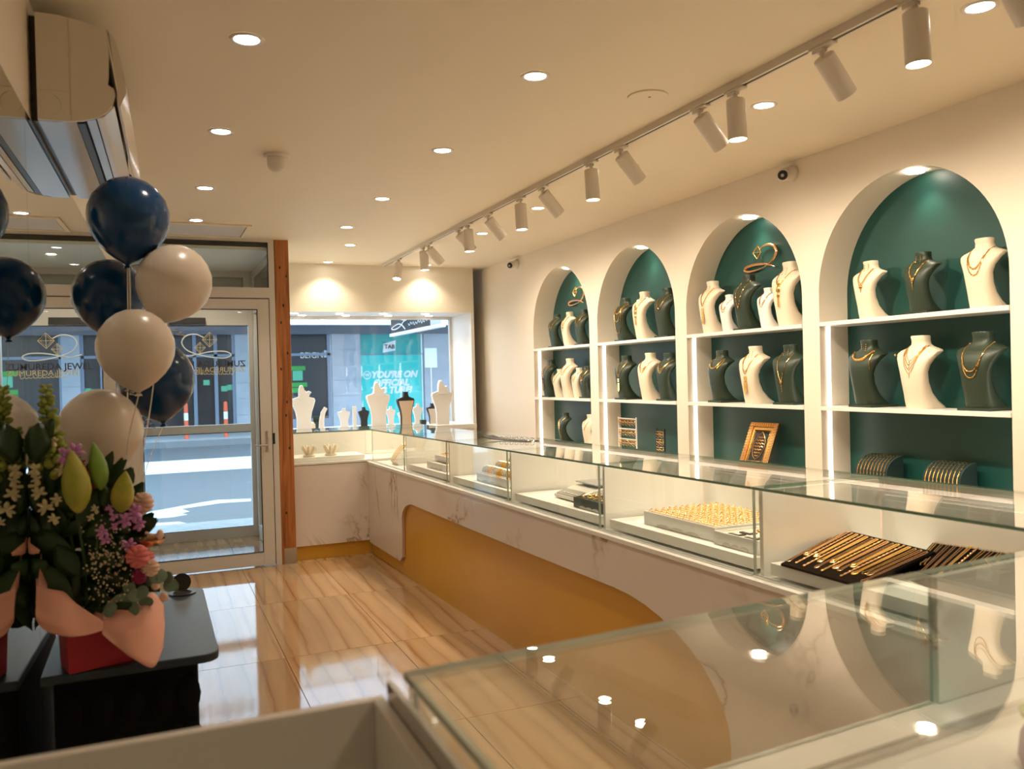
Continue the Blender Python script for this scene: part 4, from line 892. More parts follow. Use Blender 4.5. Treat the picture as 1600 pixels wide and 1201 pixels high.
t2 = tray(5.93, 5.52, .10, .45, ZBD, .045, 'lower white jewellery tray in the fifth nearest glass case')
tray(5.95, 5.62, .17, .45, ZBD+.0455, .04, 'upper white jewellery tray stacked in the fifth nearest glass case')
def pile(nm, y0, y1, o0, o1, z, n, r, label, m='gold'):
    b = MB(); rnd = random.Random(n)
    for i in range(n):
        p = cp(y0+(y1-y0)*rnd.random(), o0+(o1-o0)*rnd.random(), z+r+.006*rnd.random()); b.tube([p+Vector((r*math.cos(a), r*math.sin(a)*.9, .003*math.sin(a*2))) for a in [2*PI*k/8 for k in range(9)]], .0028, 4)
    o = obj(nm, b, m, smooth=50); tag(o, label, 'jewellery', kind='stuff'); return base_origin(o, cp((y0+y1)/2, (o0+o1)/2, z))
pile('gold_bangles', 5.90, 5.68, .20, .40, ZBD+.078, 60, .014, 'heap of gold bangles on the upper white tray'); pile('gold_chains', 5.60, 5.54, .13, .42, ZBD+.033, 26, .014, 'loose gold chains on the lower white tray')
# bangle rolls
tray(4.98, 4.50, .10, .42, ZBD, .05, 'white tray holding the bangle rolls in the fourth nearest glass case')
for rr_ in range(3):
    oo = .16+.09*rr_; zz_ = ZBD+.062+.022*rr_; ya, yb = 4.96, 4.52
    t = thing('bangle_roll', f'{["front", "middle", "back"][rr_]} padded roll wrapped in gold and silver bangles', 'bangle display', cp((ya+yb)/2, oo, ZBD+.04), 0, 'bangle rolls in the tray')
    ax = (cp(yb, oo, zz_)-cp(ya, oo, zz_)); obj('roll', MB().tube([cp(ya, oo, zz_), cp(yb, oo, zz_)], .026, 16), 'cream', t, smooth=40)
    obj('support', MB().tube([cp(ya-.02, oo, zz_-.03), cp(yb+.02, oo, zz_-.03)], .01, 8), 'cream', t)
    n = 18
    ringm = MB()
    q = ax.normalized().to_track_quat('Z', 'Y').to_matrix().to_4x4()
    for i in range(n):
        c = cp(ya, oo, zz_)+ax*((i+.5)/n); g = MB(); pts = [c+(q.to_3x3() @ Vector((.030*math.cos(2*PI*k/20), .030*math.sin(2*PI*k/20), 0))) for k in range(21)]
        g.tube(pts, .0062, 6); obj('bangle', g, 'gold' if (i//3) % 2 else 'silver', t, smooth=50)
# weighing scale
t = thing('weighing_scale', 'beige electronic jewellery scale in the third nearest glass case', 'scale', (cx(3.9)+.33, 3.93, ZBD))
sx0, sx1, sy0, sy1 = cx(3.9)+.16, cx(3.9)+.46, 3.80, 4.06
b = MB(); pf = [(sx0, .004), (sx0-.004, .022), (sx0+.06, .042), (sx0+.13, .062), (sx1, .066), (sx1+.004, .03), (sx1, .004)]
b.prism([(x, sy0, ZBD+z) for x, z in pf], (0, sy1-sy0, 0)); obj('housing', b, 'scalep', t, smooth=20, bev=.006)
b = MB(); b.hexa([(sx0+.004, sy0+.02, ZBD+.0262), (sx0+.062, sy0+.02, ZBD+.0455), (sx0+.062, sy1-.02, ZBD+.0455), (sx0+.004, sy1-.02, ZBD+.0262)], [(sx0+.004, sy0+.02, ZBD+.0285), (sx0+.062, sy0+.02, ZBD+.0478), (sx0+.062, sy1-.02, ZBD+.0478), (sx0+.004, sy1-.02, ZBD+.0285)]); kp = obj('keypad', b, 'scalem', t)
for i in range(4): obj('key', MB().box(sx0+.018, sx0+.030, sy0+.04+.045*i, sy0+.065+.045*i, ZBD+.0335, ZBD+.0375), 'tray', kp)
obj('pan_support', MB().box(sx0+.15, sx1-.03, sy0+.05, sy1-.05, ZBD+.062, ZBD+.074), 'scalep', t); obj('weighing_pan', MB().box(sx0+.12, sx1-.005, sy0+.015, sy1-.015, ZBD+.075, ZBD+.082), 'scalem', t, bev=.003)
for (x, y) in ((sx0+.03, sy0+.03), (sx0+.03, sy1-.03), (sx1-.03, sy0+.03), (sx1-.03, sy1-.03)): obj('foot', MB().lathe([(.01, .0005), (.01, .0045)], (x, y, ZBD), 10), 'blk', t)
tray(3.72, 3.42, .095, .26, ZBD, .05, 'dark green tray of gold pieces beside the weighing scale', 'dark', 'dark')
pile('gold_pieces', 3.70, 3.44, .11, .24, ZBD+.041, 40, .009, 'gold pieces in the dark green tray')
# ring tray
rt_ = tray(3.14, 2.66, .12, .50, ZBD, .055, 'white tray filled with rows of gold rings')
foam = MB()
rm = MB(); rm.tube([(0, .0105*math.cos(2*PI*k/12), .0105*math.sin(2*PI*k/12)) for k in range(13)], .0019, 5); rm.ball((0, 0, .0125), .0042, 6, 4, (1, 1, .7)); rme = rm.mesh('ring', 'gold', 50)
for i in range(12):
    oo = .142+.031*i
    for j in range(12):
        yy = 3.12-.0395*j; p = cp(yy, oo, ZBD+.055*.8+.0095)
        r_ = bpy.data.objects.new('ring', rme); COL.objects.link(r_); r_.location = p; r_.rotation_euler = (.15*random.uniform(-1, 1), -.35+.2*random.uniform(-1, 1), PI/2+.3*random.uniform(-1, 1)); tag(r_, 'gold ring standing in the white ring tray', 'ring', 'rings in the ring tray')
for i in range(12):
    oo = .150+.031*i; q = [cp(3.128, oo, 0), cp(2.672, oo, 0), cp(2.672, oo+.012, 0), cp(3.128, oo+.012, 0)][::-1]; b = MB(); b.hexa([Vector((p.x, p.y, ZBD+.0445)) for p in q], [Vector((p.x, p.y, ZBD+.054)) for p in q]); obj('foam_bar', b, 'cream', rt_)
tray(2.64, 2.40, .10, .48, ZBD, .05, 'white tray with dark pendant cards and gold pieces', 'tray', 'cream')
for i in range(6):
    for j in range(2):
        p = cp(2.60-.09*j-.03, .15+.052*i, ZBD+.0405)
        if (i+j) % 3 == 2: o = obj('pendant', MB().ball(p+Vector((0, 0, .006)), .013, 10, 6, (1, 1, .4)), 'gold', smooth=60); tag(o, 'loose gold pendant in the card tray', 'pendant', 'loose pendants'); base_origin(o, p)
        else:
            c = thing('pendant_card', 'small dark card with a pale pendant window', 'card', p, 0, 'dark pendant cards'); obj('card', MB().box(p.x-.019, p.x+.019, p.y-.03, p.y+.03, p.z, p.z+.004), 'blk', c); obj('window', MB().box(p.x-.009, p.x+.009, p.y-.017, p.y+.017, p.z+.0041, p.z+.0055), 'tray', c)
# black chain boards in the nearest case
def chain_board(A, B, C_, D, label, n, seed, kindlab):
    A, B, C_, D = map(Vector, (A, B, C_, D)); t = thing('velvet_board', label, 'jewellery board', (A+D)/2, 0, 'black velvet chain boards')
    t.location.z = ZBD; dn = Vector((0, 0, -.008)); obj('velvet', MB().hexa([A+dn, B+dn, C_+dn, D+dn], [A, B, C_, D]), 'black', t)
    obj('support_wedge', MB().hexa([Vector((p.x, p.y, ZBD+.0005)) for p in (A.lerp(C_, .3), B.lerp(D, .3), C_.lerp(A, .1), D.lerp(B, .1))], [p+dn*1.05 for p in (A.lerp(C_, .3), B.lerp(D, .3), C_.lerp(A, .1), D.lerp(B, .1))]), 'black', t)
    rnd = random.Random(seed); N = (B-A).cross(D-A).normalized(); N = N if N.z > 0 else -N
    def S(u, v): return A.lerp(B, u).lerp(D.lerp(C_, u), v)
    for i in range(n):
        u = .045+.92*i/(n-1); v0 = .06+.20*rnd.random() if i % 4 else .05; v1 = .93; thick = rnd.choice([.0010, .0012, .0015, .0026]); wv = .008+.002*rnd.random()
        g = MB(); m = 'goldr' if rnd.random() < .45 else 'gold'; off = N*(.003+thick)
        if thick > .0024 and i % 2 == 0:
            for k in range(16): g.ball(S(u, v1+(v0-v1)*k/15)+off, thick*1.7, 6, 4, (1.3, 1, .8))
            g.tube([S(u, v1)+off, S(u, v0)+off], thick, 5)
        else:
            du = wv/ (B-A).length
            P = [S(u-du*.5, v1), S(u-du*.35, v0+.12), S(u-du*.9, v0+.04), S(u, v0), S(u+du*.9, v0+.04), S(u+du*.35, v0+.12), S(u+du*.5, v1)]
            g.tube([p+off for p in smoothpts(P, 4)], thick, 5)
        g.ball(S(u, v1)+off, .003, 6, 4)
        o = obj('chain', g, m, smooth=50); tag(o, kindlab, 'chain', label.split(' velvet')[0]+' board chains'); base_origin(o, S(u, .5))
FZ, BZ = ZBD+.010, ZBD+.066
def oz(x, y, z): return on_z(x, y, z)
chain_board(oz(1220, 880, FZ), oz(1345, 915, FZ), oz(1462, 862, BZ), oz(1318, 827, BZ), 'left black velvet board of gold chains in the nearest case', 17, 3, 'gold chain laid on the left black velvet board')
chain_board(oz(1408, 900, FZ-.006), oz(1530, 945, FZ-.006), oz(1640, 878, BZ-.004), oz(1475, 829, BZ), 'right black velvet board of gold chains in the nearest case', 15, 5, 'gold chain laid on the right black velvet board')
# items on the glass top
pc = on_z(777, 691, 1.088); t = thing('ring_sizer_pad', 'thin black pad with silver ring samples lying on the glass top', 'ring pad', (2.12, 4.98, 1.0835), 0)
zz0 = zt(5)+.0105
q = [(2.03, 5.20, .022), (2.06, 5.13, .006), (2.12, 5.0, .0015), (2.19, 4.82, .0015)]
b = MB(); b.rings([[Vector((x-.04, y, zz0+z)), Vector((x+.05, y+.02, zz0+z)), Vector((x+.05, y+.02, zz0+z+.004)), Vector((x-.04, y, zz0+z+.004))] for x, y, z in q]); t.location.z = zz0; obj('pad', b, 'blk', t)
for k in range(7):
    c = Vector((2.075+.018*k, 5.06-.04*k, zz0+.013)); obj('sample_ring', MB().tube([c+Vector((.012*math.cos(a), .004*math.sin(a), .011*math.sin(a))) for a in [2*PI*i/12 for i in range(13)]], .0022, 5), 'silver', t)
# return counter items
for i, (px, l) in enumerate(((483, 'left cream flower-shaped ring stand in the return counter'), (517, 'right cream flower-shaped ring stand in the return counter'))):
    p = on_y(px, 708, 7.36); t = thing('ring_stand', l, 'ring stand', (p.x, 7.36, .851)); n = 7
    obj('base', MB().lathe([(.05, 0), (.052, .012), (.02, .02)], (p.x, 7.36, .851), 16), 'cream', t, smooth=40)
    for k in range(n):
        a = 2*PI*k/n; c = Vector((p.x+.026*math.cos(a), 7.36+.026*math.sin(a), .868)); obj('finger', MB().tube([c, c+Vector((.028*math.cos(a), .028*math.sin(a), .06)), c+Vector((.03*math.cos(a), .03*math.sin(a), .078))], [.013, .014, .006], 8), 'cream', t, smooth=50)
        obj('ring', MB().ball(c+Vector((.014*math.cos(a), .014*math.sin(a), .034)), .0155, 8, 4, (1, 1, .25)), 'gold', t, smooth=50)
# thing in the near case
p = on_z(1600, 1205, .852); t = thing('lilac_pouch', 'lilac pouch with a lime green top inside the near glass counter', 'pouch', (p.x+.03, p.y, .8505)); X_, Y_ = p.x+.045, p.y
obj('pouch', MB().lathe([(.03, 0), (.036, .015), (.032, .05), (.022, .07)], (X_, Y_, .851), 16), 'pouchm', t, smooth=60); obj('gathered_top', MB().lathe([(.020, .071), (.032, .08), (.034, .09), (.02, .096)], (X_, Y_, .851), 12), 'leafl', t, smooth=60)

# ------------------------------------------------------------------ mirror wall
mr = thing('wall_mirror', 'tall frameless mirror panels covering the left wall below the air conditioner', 'mirror', (XL(4), 4, 0))
seg = [-1.2, .8, 2.70, 4.2, 5.7, 7.12]
for a, b_ in zip(seg, seg[1:]):
    a += .001; b_ -= .001
    obj('mirror_panel', MB().hexa([(XL(a)+.001, a, .05), (XL(b_)+.001, b_, .05), (XL(b_)+.006, b_, .05), (XL(a)+.006, a, .05)], [(XL(a)+.001, a, 2.275), (XL(b_)+.001, b_, 2.275), (XL(b_)+.006, b_, 2.275), (XL(a)+.006, a, 2.275)]), 'mirror', mr)
# ------------------------------------------------------------------ air conditioner
AY0, AY1 = 2.83, 3.98
ac = thing('air_conditioner', 'large cream split air conditioner mounted high on the left wall', 'air conditioner', (XL(3.4), 3.4, 2.28))
def acx(y, d): return XL(y)+.022+d
PR = [(0, 2.60), (.10, 2.598), (.185, 2.575), (.212, 2.54), (.228, 2.47), (.236, 2.40), (.232, 2.37)]
body = [(0, 2.598), (.06, 2.597), (.13, 2.586), (.190, 2.566), (.194, 2.50), (.192, 2.43), (.189, 2.405), (.205, 2.395), (.209, 2.375), (.202, 2.348), (.184, 2.322), (.155, 2.303), (.12, 2.291), (.08, 2.286), (.04, 2.285), (0, 2.285)]
def ext(prof, y0, y1, nm, m, sm=35, dy=0, par=ac, **k):
    b = MB(); b.rings([[Vector((acx(y, d), y, z)) for d, z in prof] for y in (y0, y1)]); return obj(nm, b, m, par, smooth=sm, **k)
ext([(.0, 2.596), (.10, 2.594), (.186, 2.565), (.186, 2.40), (.175, 2.345), (.10, 2.32), (0, 2.31)], AY0+.012, AY1-.012, 'body', 'acw')
ext(body, AY0, AY0+.010, 'end_cap', 'acw'); ext(body, AY1-.010, AY1, 'end_cap', 'acw')
ext([(.190, 2.572), (.212, 2.545), (.226, 2.49), (.238, 2.42), (.239, 2.385), (.222, 2.345), (.214, 2.345), (.214, 2.40), (.196, 2.56)], AY0-.002, AY1+.002, 'front_panel', 'acw', 60)
ext([(0, 2.309), (.10, 2.319), (.10, 2.290), (.05, 2.284), (0, 2.284)], AY0+.011, AY1-.011, 'underside_panel', 'acg')
ext([(.102, 2.316), (.125, 2.318), (.122, 2.293), (.102, 2.291)], AY0+.04, AY1-.04, 'air_slot', 'blk')
ext([(.128, 2.322), (.150, 2.326), (.152, 2.303), (.128, 2.296)], AY0+.02, AY1-.02, 'louvre', 'acg', 60); ext([(.155, 2.328), (.195, 2.352), (.205, 2.345), (.175, 2.31), (.156, 2.304)], AY0+.012, AY1-.012, 'louvre', 'acw', 60)
ext([(-.021, 2.60), (-.001, 2.60), (-.001, 2.29), (-.021, 2.29)], AY0+.04, AY1-.04, 'wall_plate', 'blk')
ln_ = MB()
for d, z0, z1 in ((.088, 2.286, 2.594),): ln_.box(acx(AY0, d)-.001, acx(AY0, d)+.001, AY0-.0012, AY0-.0002, z0, z1)
ln_.box(acx(AY0, .004), acx(AY0, .086), AY0-.0012, AY0-.0002, 2.372, 2.374)
ln_.tube([(acx(AY0, .035)+.028*math.cos(a), AY0-.001, 2.33+.030*math.sin(a)) for a in [(-1.3+2.6*i/10) for i in range(11)]], .0008, 4); ln_.tube([(acx(AY0, .035)-.028*math.cos(a), AY0-.001, 2.33+.030*math.sin(a)) for a in [(-1.0+2.0*i/10) for i in range(11)]], .0008, 4)
obj('seam', ln_, 'alu', ac)

# ------------------------------------------------------------------ balloons
def balloon(px, py, Y, rx, m, label, lean=(0, 0), tail=0.14):
    c = on_y(px, py, Y); t = thing('balloon', label, 'balloon', (c.x, c.y, c.z-rx*1.25), 0, 'tethered party balloons')
    prof = [(.0, 1.04), (.22, 1.02), (.45, .93), (.68, .76), (.88, .50), (.985, .20), (1, -.02), (.97, -.25), (.87, -.50), (.70, -.74), (.48, -.95), (.26, -1.10), (.10, -1.18), (.055, -1.205), (.05, -1.23)]
    M = Matrix.Translation(c) @ Euler((lean[1], lean[0], 0)).to_matrix().to_4x4()
    obj('skin', MB().lathe([(a*rx, b*rx) for a, b in prof][::-1], n=40, M=M), m, t, smooth=80)
    obj('knot', MB().lathe([(.03*rx, -1.30*rx), (.10*rx, -1.31*rx), (.085*rx, -1.27*rx), (.045*rx, -1.235*rx)][::1], n=14, M=M), m, t, smooth=60)
    return t, M @ Vector((0, 0, -1.27*rx))
W = 'navy'; bl = []
bl.append(balloon(201, 340, 3.12, .130, 'balb', 'topmost navy blue balloon', (.05, 0)))
bl.append(balloon(171, 462, 3.34, .124, 'balb', 'navy blue balloon on the left below the topmost one', (.03, .02)))
bl.append(balloon(272, 441, 3.10, .122, 'balw', 'highest pearl white balloon, right of the topmost navy one', (.35, 0)))
bl.append(balloon(212, 543, 2.86, .114, 'balw', 'central pearl white balloon', (-.03, 0)))
bl.append(balloon(244, 592, 3.16, .126, 'balb', 'lowest navy blue balloon, partly behind the central white one', (-.12, 0)))
bl.append(balloon(157, 673, 3.00, .128, 'balw', 'lowest pearl white balloon above the flowers', (.02, 0)))
tie = Vector((-.12, 2.78, .90))
for k, (b_, q_) in enumerate(bl):
    rnd = random.Random(k); P = [q_, q_.lerp(tie, .3)+Vector((.02*rnd.uniform(-1, 1), 0, 0)), q_.lerp(tie, .65)+Vector((.02, .01, 0)), tie+Vector((.01*k, 0, 0))]
    obj('ribbon', MB().tube(smoothpts(P, 6), .0022, 5, sy=.4), 'ribbon', b_)
def curl(p, n, r, h, par): 
    obj('curled_ribbon', MB().tube([p+Vector((r*math.cos(a)+.002*a, .4*r*math.sin(a), -h*a/(2*PI*n))) for a in [2*PI*n*i/(n*12) for i in range(n*12+1)]], .002, 5, sy=.5), 'silver', par, smooth=60)
curl(on_y(211, 412, 3.08), 3, .014, .05, bl[0][0]); curl(on_y(271, 513, 3.05), 2, .012, .025, bl[2][0]); curl(on_y(224, 655, 3.1), 2, .012, .03, bl[4][0]); curl(on_y(197, 608, 2.84), 2, .010, .02, bl[3][0])
obj('hanging_ribbon', MB().tube(smoothpts([on_y(202, 418, 3.06), on_y(203, 450, 3.06), on_y(203.5, 490, 3.05), on_y(204, 530, 3.05)], 4), .0028, 5, sy=.4), 'ribbon', bl[0][0])

# ------------------------------------------------------------------ black table
TZ = .75
tbx0 = XL(3.36)+.010
tt = thing('side_table', 'black table with a slate top and quilted base beside the mirror', 'table', (-.07, 2.9, 0))
def rrect(x0, x1, y0, y1, r, cs, z):
    pts = []
    for (cx0, cy0, a0, c) in ((x1-r, y0+r, -PI/2, 0), (x1-r, y1-r, 0, 1), (x0+r, y1-r, PI/2, 2), (x0+r, y0+r, PI, 3)):
        if c in cs: pts += [Vector((cx0+r*math.cos(a0+PI/2*i/6), cy0+r*math.sin(a0+PI/2*i/6), z)) for i in range(7)]
        else: pts.append(Vector((x1 if c in (0, 1) else x0, y0 if c in (0, 3) else y1, z)))
    return pts
obj('table_top', MB().prism(rrect(tbx0, .158, 2.49, 3.33, .045, (0, 1), TZ-.024), (0, 0, .024), 0), 'ttop', tt, bev=.004)
obj('base', MB().box(tbx0+.02, .105, 2.58, 3.25, 0, TZ-.025), 'tbody', tt, bev=.012)
q = MB()
for i in range(5):
    for j in range(5):
        yy = 2.575; xx = tbx0+.06+.075*i+(.0375 if j % 2 else 0); q.ball((min(xx, .085), yy, .10+.13*j), .035, 10, 6, (.9, .18, 1.5))
obj('quilting', q, 'tbody', tt, smooth=60, kind='stuff')
g = on_z(285, 927, TZ); obj('cable_grommet', MB().lathe([(.046, .0005), (.046, .004), (.032, .0045), (.030, .001)], g, 24, cap0=False, cap1=False), 'blk', tt, smooth=40); obj('grommet_hole', MB().lathe([(0, .0008), (.030, .0008)], g, 24, cap0=False, cap1=False), 'gasket', tt)
obj('grommet_lid', MB().lathe([(0, 0), (.032, 0), (.032, .004), (0, .005)], (0, 0, 0), 20, M=Matrix.Translation(g+Vector((.0, .05, .03))) @ Matrix.Rotation(math.radians(75), 4, 'X'), cap0=False, cap1=False), 'blk', tt)

# ------------------------------------------------------------------ flower arrangement
fa_ = thing('flower_arrangement', 'lily and snapdragon arrangement in pink paper and a red box on the black table', 'flower arrangement', (-.16, 2.6, TZ))
def Q(px, py, Y):
    p = on_y(px, py, Y); p.x = max(p.x, XL(p.y)+.03); return p
c0 = on_z(108, 1054, TZ+.001); u = Vector((math.cos(.28), math.sin(.28), 0)); v = Vector((-math.sin(.28), math.cos(.28), 0))
def bx(a, b_, z): return c0+u*a+v*b_+Vector((0, 0, z))
obj('gift_box', MB().hexa([bx(0, 0, 0), bx(.2, 0, 0), bx(.2, .10, 0), bx(0, .10, 0)], [bx(-.004, -.004, .115), bx(.204, -.004, .115), bx(.204, .104, .115), bx(-.004, .104, .115)]), 'red', fa_, bev=.002)
def sheet(rows_, nm='wrapping_paper', m='pink'):
    vs = []; cols = []
    for r in rows_: P = smoothpts([Q(*p) for p in r], 6); cols.append(P)
    n = len(cols[0]); K = 6; grid = []
    for a in range(len(cols)-1):
        for k in range(K):
            s_ = k/K; grid.append([cols[a][i].lerp(cols[a+1][i], s_)+Vector((0, .0035*math.sin(i*.35+a), 0)) for i in range(n)])
    grid.append(cols[-1]); b = MB(); b.add([p for r in grid for p in r], [(r*n+i, r*n+i+1, (r+1)*n+i+1, (r+1)*n+i) for r in range(len(grid)-1) for i in range(n-1)])
    o = obj(nm, b, m, fa_, smooth=70); s = o.modifiers.new('thickness', 'SOLIDIFY'); s.thickness = .0015; return o
sheet([[(160, 950, 2.52), (185, 930, 2.52), (215, 940, 2.52), (238, 925, 2.54), (256, 945, 2.56)], [(158, 975, 2.46), (178, 985, 2.44), (205, 985, 2.43), (235, 975, 2.45), (258, 975, 2.50)], [(160, 990, 2.44), (185, 1012, 2.42), (210, 1030, 2.40), (240, 1042, 2.40), (255, 1010, 2.44)]])
sheet([[(30, 905, 2.50), (55, 915, 2.49), (80, 920, 2.48), (100, 925, 2.48), (112, 940, 2.48)], [(32, 950, 2.46), (60, 965, 2.45), (95, 978, 2.43), (130, 980, 2.44), (160, 970, 2.45)], [(45, 968, 2.455), (70, 984, 2.445), (105, 994, 2.43), (135, 992, 2.43), (160, 985, 2.44)]])
sheet([[(112, 940, 2.55), (125, 960, 2.55), (140, 965, 2.54), (150, 955, 2.52), (160, 952, 2.52)], [(110, 985, 2.455), (125, 992, 2.45), (140, 990, 2.45), (150, 985, 2.45), (160, 978, 2.45)]])
sheet([[(30, 860, 2.60), (40, 852, 2.60), (50, 858, 2.60), (62, 875, 2.58), (72, 900, 2.56)], [(30, 915, 2.52), (42, 920, 2.52), (55, 922, 2.50), (65, 925, 2.50), (75, 930, 2.5)]])
def leaf_mesh(b, p, d, L_, wd, nrm=None, curl_=.15):
    d = d.normalized(); s_ = d.cross(nrm or Vector((0, -1, .2))).normalized(); n_ = s_.cross(d)
    P = []
    for i in range(6):
        t_ = i/5; w2 = wd*math.sin(PI*min(.98, t_*.92+.06))**.8; c = p+d*(L_*t_)-n_*(curl_*L_*t_*t_); P.append((c-s_*w2, c+n_*wd*.25, c+s_*w2))
    vs = [q for r in P for q in r]; fs = []
    for i in range(5):
        for k in range(2): fs.append((i*3+k, i*3+k+1, (i+1)*3+k+1, (i+1)*3+k))
    b.add(vs, fs)
rnd = random.Random(11)
def leaf(px, py, Y, ang, L_, wd, m='leaf', nm='leaf', tilt=0.0):
    b = MB(); p = Q(px, py, Y); a = math.radians(ang); d = rt*math.cos(a)+up*math.sin(a)+fw*tilt; leaf_mesh(b, p, d, L_, wd, nrm=-fw+up*.3*rnd.uniform(-1, 1)+rt*.4*rnd.uniform(-1, 1)); o = obj(nm, b, m, fa_, smooth=70); so = o.modifiers.new('thickness', 'SOLIDIFY'); so.thickness = .0008; return o
# leafy core
core = MB()
for i in range(260):
    x, y = rnd.uniform(48, 205), rnd.uniform(745, 955)
    if (x-130)**2/85**2+(y-860)**2/125**2 > 1: continue
    a = rnd.uniform(20, 160) if y < 860 else rnd.uniform(-60, 240); a = math.radians(a)
    leaf_mesh(core, Q(x, y, rnd.uniform(2.56, 2.72)), rt*math.cos(a)+up*math.sin(a)-fw*rnd.uniform(-.2, .5), rnd.uniform(.06, .12), rnd.uniform(.016, .030), nrm=-fw+up*rnd.uniform(-.5, .5)+rt*rnd.uniform(-.5, .5))
obj('foliage', core, 'leaf', fa_, smooth=70, kind='stuff')
for (x, y, a, L_, w_) in [(60, 760, 100, .13, .035), (95, 790, 70, .14, .04), (40, 800, 110, .13, .04), (110, 860, 160, .13, .035), (75, 880, 200, .10, .03), (60, 830, 150, .10, .035), (130, 840, 30, .12, .03), (175, 830, -55, .13, .028), (150, 810, -20, .10, .03), (195, 850, -60, .09, .022), (85, 900, 240, .10, .03), (120, 900, 120, .10, .03), (45, 720, 80, .10, .035), (165, 805, 85, .07, .018), (100, 950, 75, .12, .03), (200, 940, -75, .07, .024), (150, 960, 15, .10, .022), (30, 850, 95, .10, .035), (50, 700, 60, .09, .03)]:
    leaf(x, y, 2.52+.06*rnd.random(), a, L_, w_, tilt=-.15)
leaf(62, 862, 2.50, 165, .11, .016, 'pink', 'folded_paper_strip')
stems = MB()
for (x0, y0, x1, y1) in [(130, 960, 72, 640), (135, 960, 120, 790), (140, 960, 155, 760), (150, 960, 192, 800), (140, 965, 105, 720), (160, 960, 225, 880)]: stems.tube([Q(x0, y0, 2.60), Q((x0+x1)/2+4, (y0+y1)/2, 2.58), Q(x1, y1, 2.56)], .004, 6)
obj('stem', stems, 'stem', fa_, kind='stuff')
def bud(px, py, Y, L_, r, ang, m, label):
    c = Q(px, py, Y); a = math.radians(ang); ax_ = (rt*math.cos(a)+up*math.sin(a)).normalized(); M = Matrix.Translation(c-ax_*L_/2) @ ax_.to_track_quat('Z', 'Y').to_matrix().to_4x4(); rs = []
    for t_, rr in ((0, .12), (.06, .45), (.18, .80), (.34, 1.0), (.52, .97), (.70, .74), (.85, .45), (.95, .20), (1, .03)):
        rs.append([M @ Vector((rr*r*(1-.13*abs(math.sin(1.5*k*2*PI/24)))*math.cos(2*PI*k/24), rr*r*(1-.13*abs(math.sin(1.5*k*2*PI/24)))*math.sin(2*PI*k/24), t_*L_)) for k in range(24)])
    obj('lily_bud', MB().rings(rs), m, fa_, smooth=60, label=label)
bud(117, 752, 2.46, .165, .037, 97, 'bud', 'largest yellow-green lily bud'); bud(152, 728, 2.50, .130, .025, 100, 'budg', 'slim green lily bud'); bud(193, 768, 2.48, .112, .031, 84, 'bud', 'yellowish lily bud on the right')
leaf(160, 790, 2.50, 88, .055, .016, 'leaf')
# snapdragon spikes
def spike(pts, n, r0, r1, label, Y=2.56):
    P = smoothpts([Q(x, y, Y) for x, y in pts], 8); b = MB(); b.tube(P, .003, 6)
    for i in range(n):
        t_ = i/n; k = int(t_*(len(P)-1)); c = P[k]; r = r0+(r1-r0)*t_; a = i*2.4; d = Vector((math.cos(a), math.sin(a), .35)).normalized()
        M = d.to_track_quat('Z', 'Y').to_matrix().to_4x4(); b.ball(c+d*r*1.3, r, 8, 6, (.75, .75, 1.1), M=M)
    obj('snapdragon_spike', b, 'leafl', fa_, smooth=70, label=label)
spike([(86, 745), (82, 690), (74, 640), (72, 602)], 52, .019, .007, 'tall yellow-green snapdragon spike'); spike([(62, 735), (58, 700), (57, 668)], 26, .016, .008, 'shorter snapdragon spike behind')
def blossom(px, py, Y, r, m, n=6, nm='blossom', seed=0, flat=.4):
    rn = random.Random(seed+int(px)); c = Q(px, py, Y); b = MB()
    for k in range(n):
        a = 2*PI*k/n+rn.random(); d = (rt*math.cos(a)+up*math.sin(a)-fw*rn.uniform(.1, .7)).normalized(); M = d.to_track_quat('Z', 'Y').to_matrix().to_4x4(); b.ball(c+d*r*.55, r*.55, 8, 6, (.62, flat, 1), M=M)
    b.ball(c-fw*r*.3, r*.22, 6, 4); obj(nm, b, m, fa_, smooth=70)
for i, (x, y, r) in enumerate([(62, 770, .020), (72, 792, .022), (90, 780, .018), (58, 748, .016), (95, 735, .016), (85, 810, .016), (40, 735, .02), (33, 760, .018), (150, 795, .013), (143, 808, .012), (84, 690, .014), (100, 760, .014)]): blossom(x, y, 2.53, r, 'creamf', 6, 'cream_floret', i)
for i, (x, y, r) in enumerate([(103, 712, .024), (118, 706, .026), (112, 726, .018), (196, 812, .022), (212, 800, .026), (218, 818, .020), (178, 806, .014), (172, 795, .012), (180, 822, .012), (160, 830, .018), (166, 842, .016), (202, 850, .020), (212, 864, .020)]): blossom(x, y, 2.49, r, 'orchid', 6, 'lilac_blossom', i)
for i, (x, y, r) in enumerate([(134, 735, .022), (138, 758, .024), (128, 722, .014), (222, 853, .020)]): blossom(x, y, 2.56, r, 'mag', 6, 'magenta_blossom', i)
def rose(px, py, Y, r, m, nm):
    c = Q(px, py, Y); b = MB()
    for ring_, n in ((.2, 3), (.5, 7), (.85, 11)):
        for k in range(n):
            a = 2*PI*k/n+ring_*3; d = (rt*math.cos(a)+up*math.sin(a)-fw*(1.2-ring_)).normalized(); M = d.to_track_quat('Z', 'Y').to_matrix().to_4x4(); b.ball(c+d*r*ring_*.55, r*.5, 8, 6, (.9, .4, .75), M=M)
    obj(nm, b, m, fa_, smooth=70)
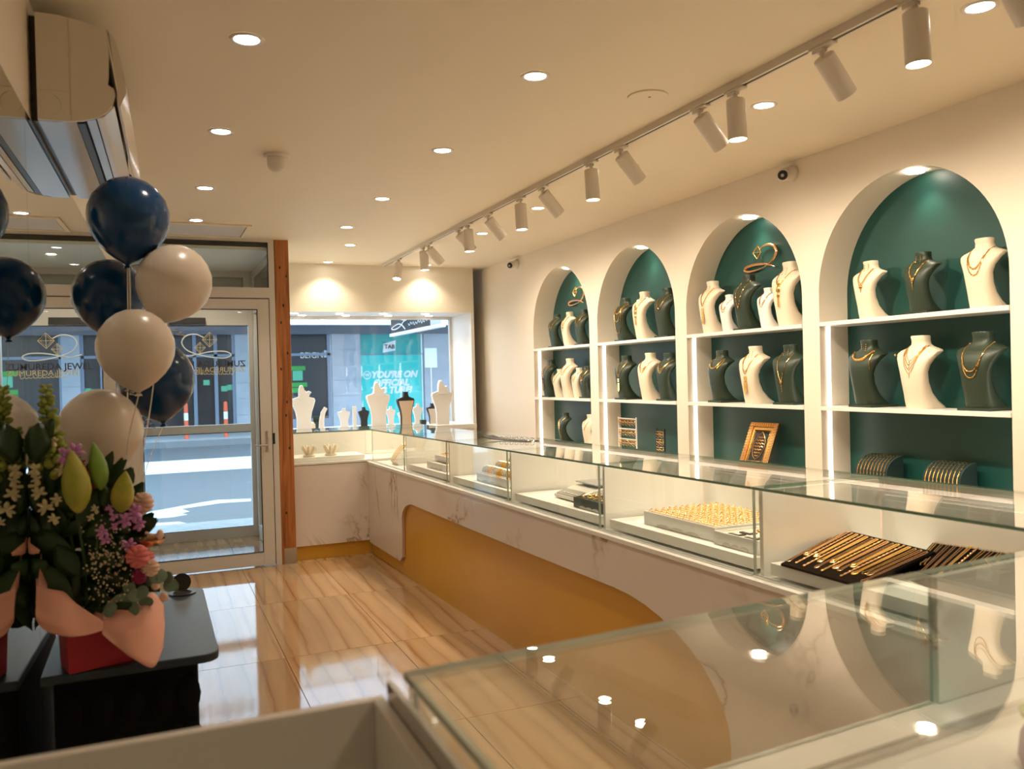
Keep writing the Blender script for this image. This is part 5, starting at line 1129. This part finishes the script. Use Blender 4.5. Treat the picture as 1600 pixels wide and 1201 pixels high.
rose(216, 868, 2.46, .040, 'pinkf', 'coral_rose'); rose(236, 886, 2.46, .030, 'peach', 'peach_carnation'); rose(227, 872, 2.50, .034, 'pinkf', 'coral_rose'); rose(218, 900, 2.48, .026, 'mag', 'magenta_rose'); rose(224, 785, 2.54, .038, 'peach', 'pale_carnation'); rose(256, 932, 2.46, .016, 'peach', 'peach_rosebud'); rose(243, 915, 2.47, .014, 'peach', 'peach_rosebud')
b = MB(); b.tube(smoothpts([Q(228, 832, 2.5), Q(240, 836, 2.48), Q(247, 836, 2.47)], 4), .004, 6); b.ball(Q(250, 835, 2.47), .012, 8, 6, (.8, .8, 1.2)); obj('seed_pod', b, 'peach', fa_, smooth=60)
cq = Q(236, 845, 2.5); b = MB(); b.lathe([(0, -.014), (.02, -.012), (.034, 0), (.036, .006), (.032, .002), (.018, -.008), (0, -.01)], cq, 18, cap0=False, cap1=False); obj('dried_bract', b, 'goldr', fa_, smooth=60)
tn = MB()
for i in range(230):
    x, y = rnd.gauss(172, 24), rnd.gauss(880, 32)
    if 125 < x < 222 and 800 < y < 950: tn.ball(Q(x, y, 2.44+.06*rnd.random()), rnd.uniform(.0016, .0034), 5, 4)
obj('tiny_blossoms', tn, 'tiny', fa_, kind='stuff')
for (x, y, r) in [(192, 938, .026), (205, 950, .028), (172, 952, .024), (222, 925, .022), (236, 905, .022), (247, 900, .024), (262, 902, .020), (266, 914, .022), (228, 940, .020), (212, 930, .02), (186, 960, .022), (272, 915, .018), (202, 918, .017)]:
    M = (-fw+rt*rnd.uniform(-.5, .5)+up*rnd.uniform(-.4, .6)).normalized().to_track_quat('Z', 'Y').to_matrix().to_4x4(); obj('eucalyptus_leaf', MB().ball(Q(x, y, 2.46+.04*rnd.random()), r, 12, 6, (1, .85, .05), M=M), 'euca', fa_, smooth=60)

# keep every petal and leaf on the room side of the mirror
for o in fa_.children:
    me = o.data
    for v_ in me.vertices:
        y_ = v_.co.y+fa_.location.y; lim = XL(y_)+.009-fa_.location.x
        if v_.co.x < lim: v_.co.x = lim
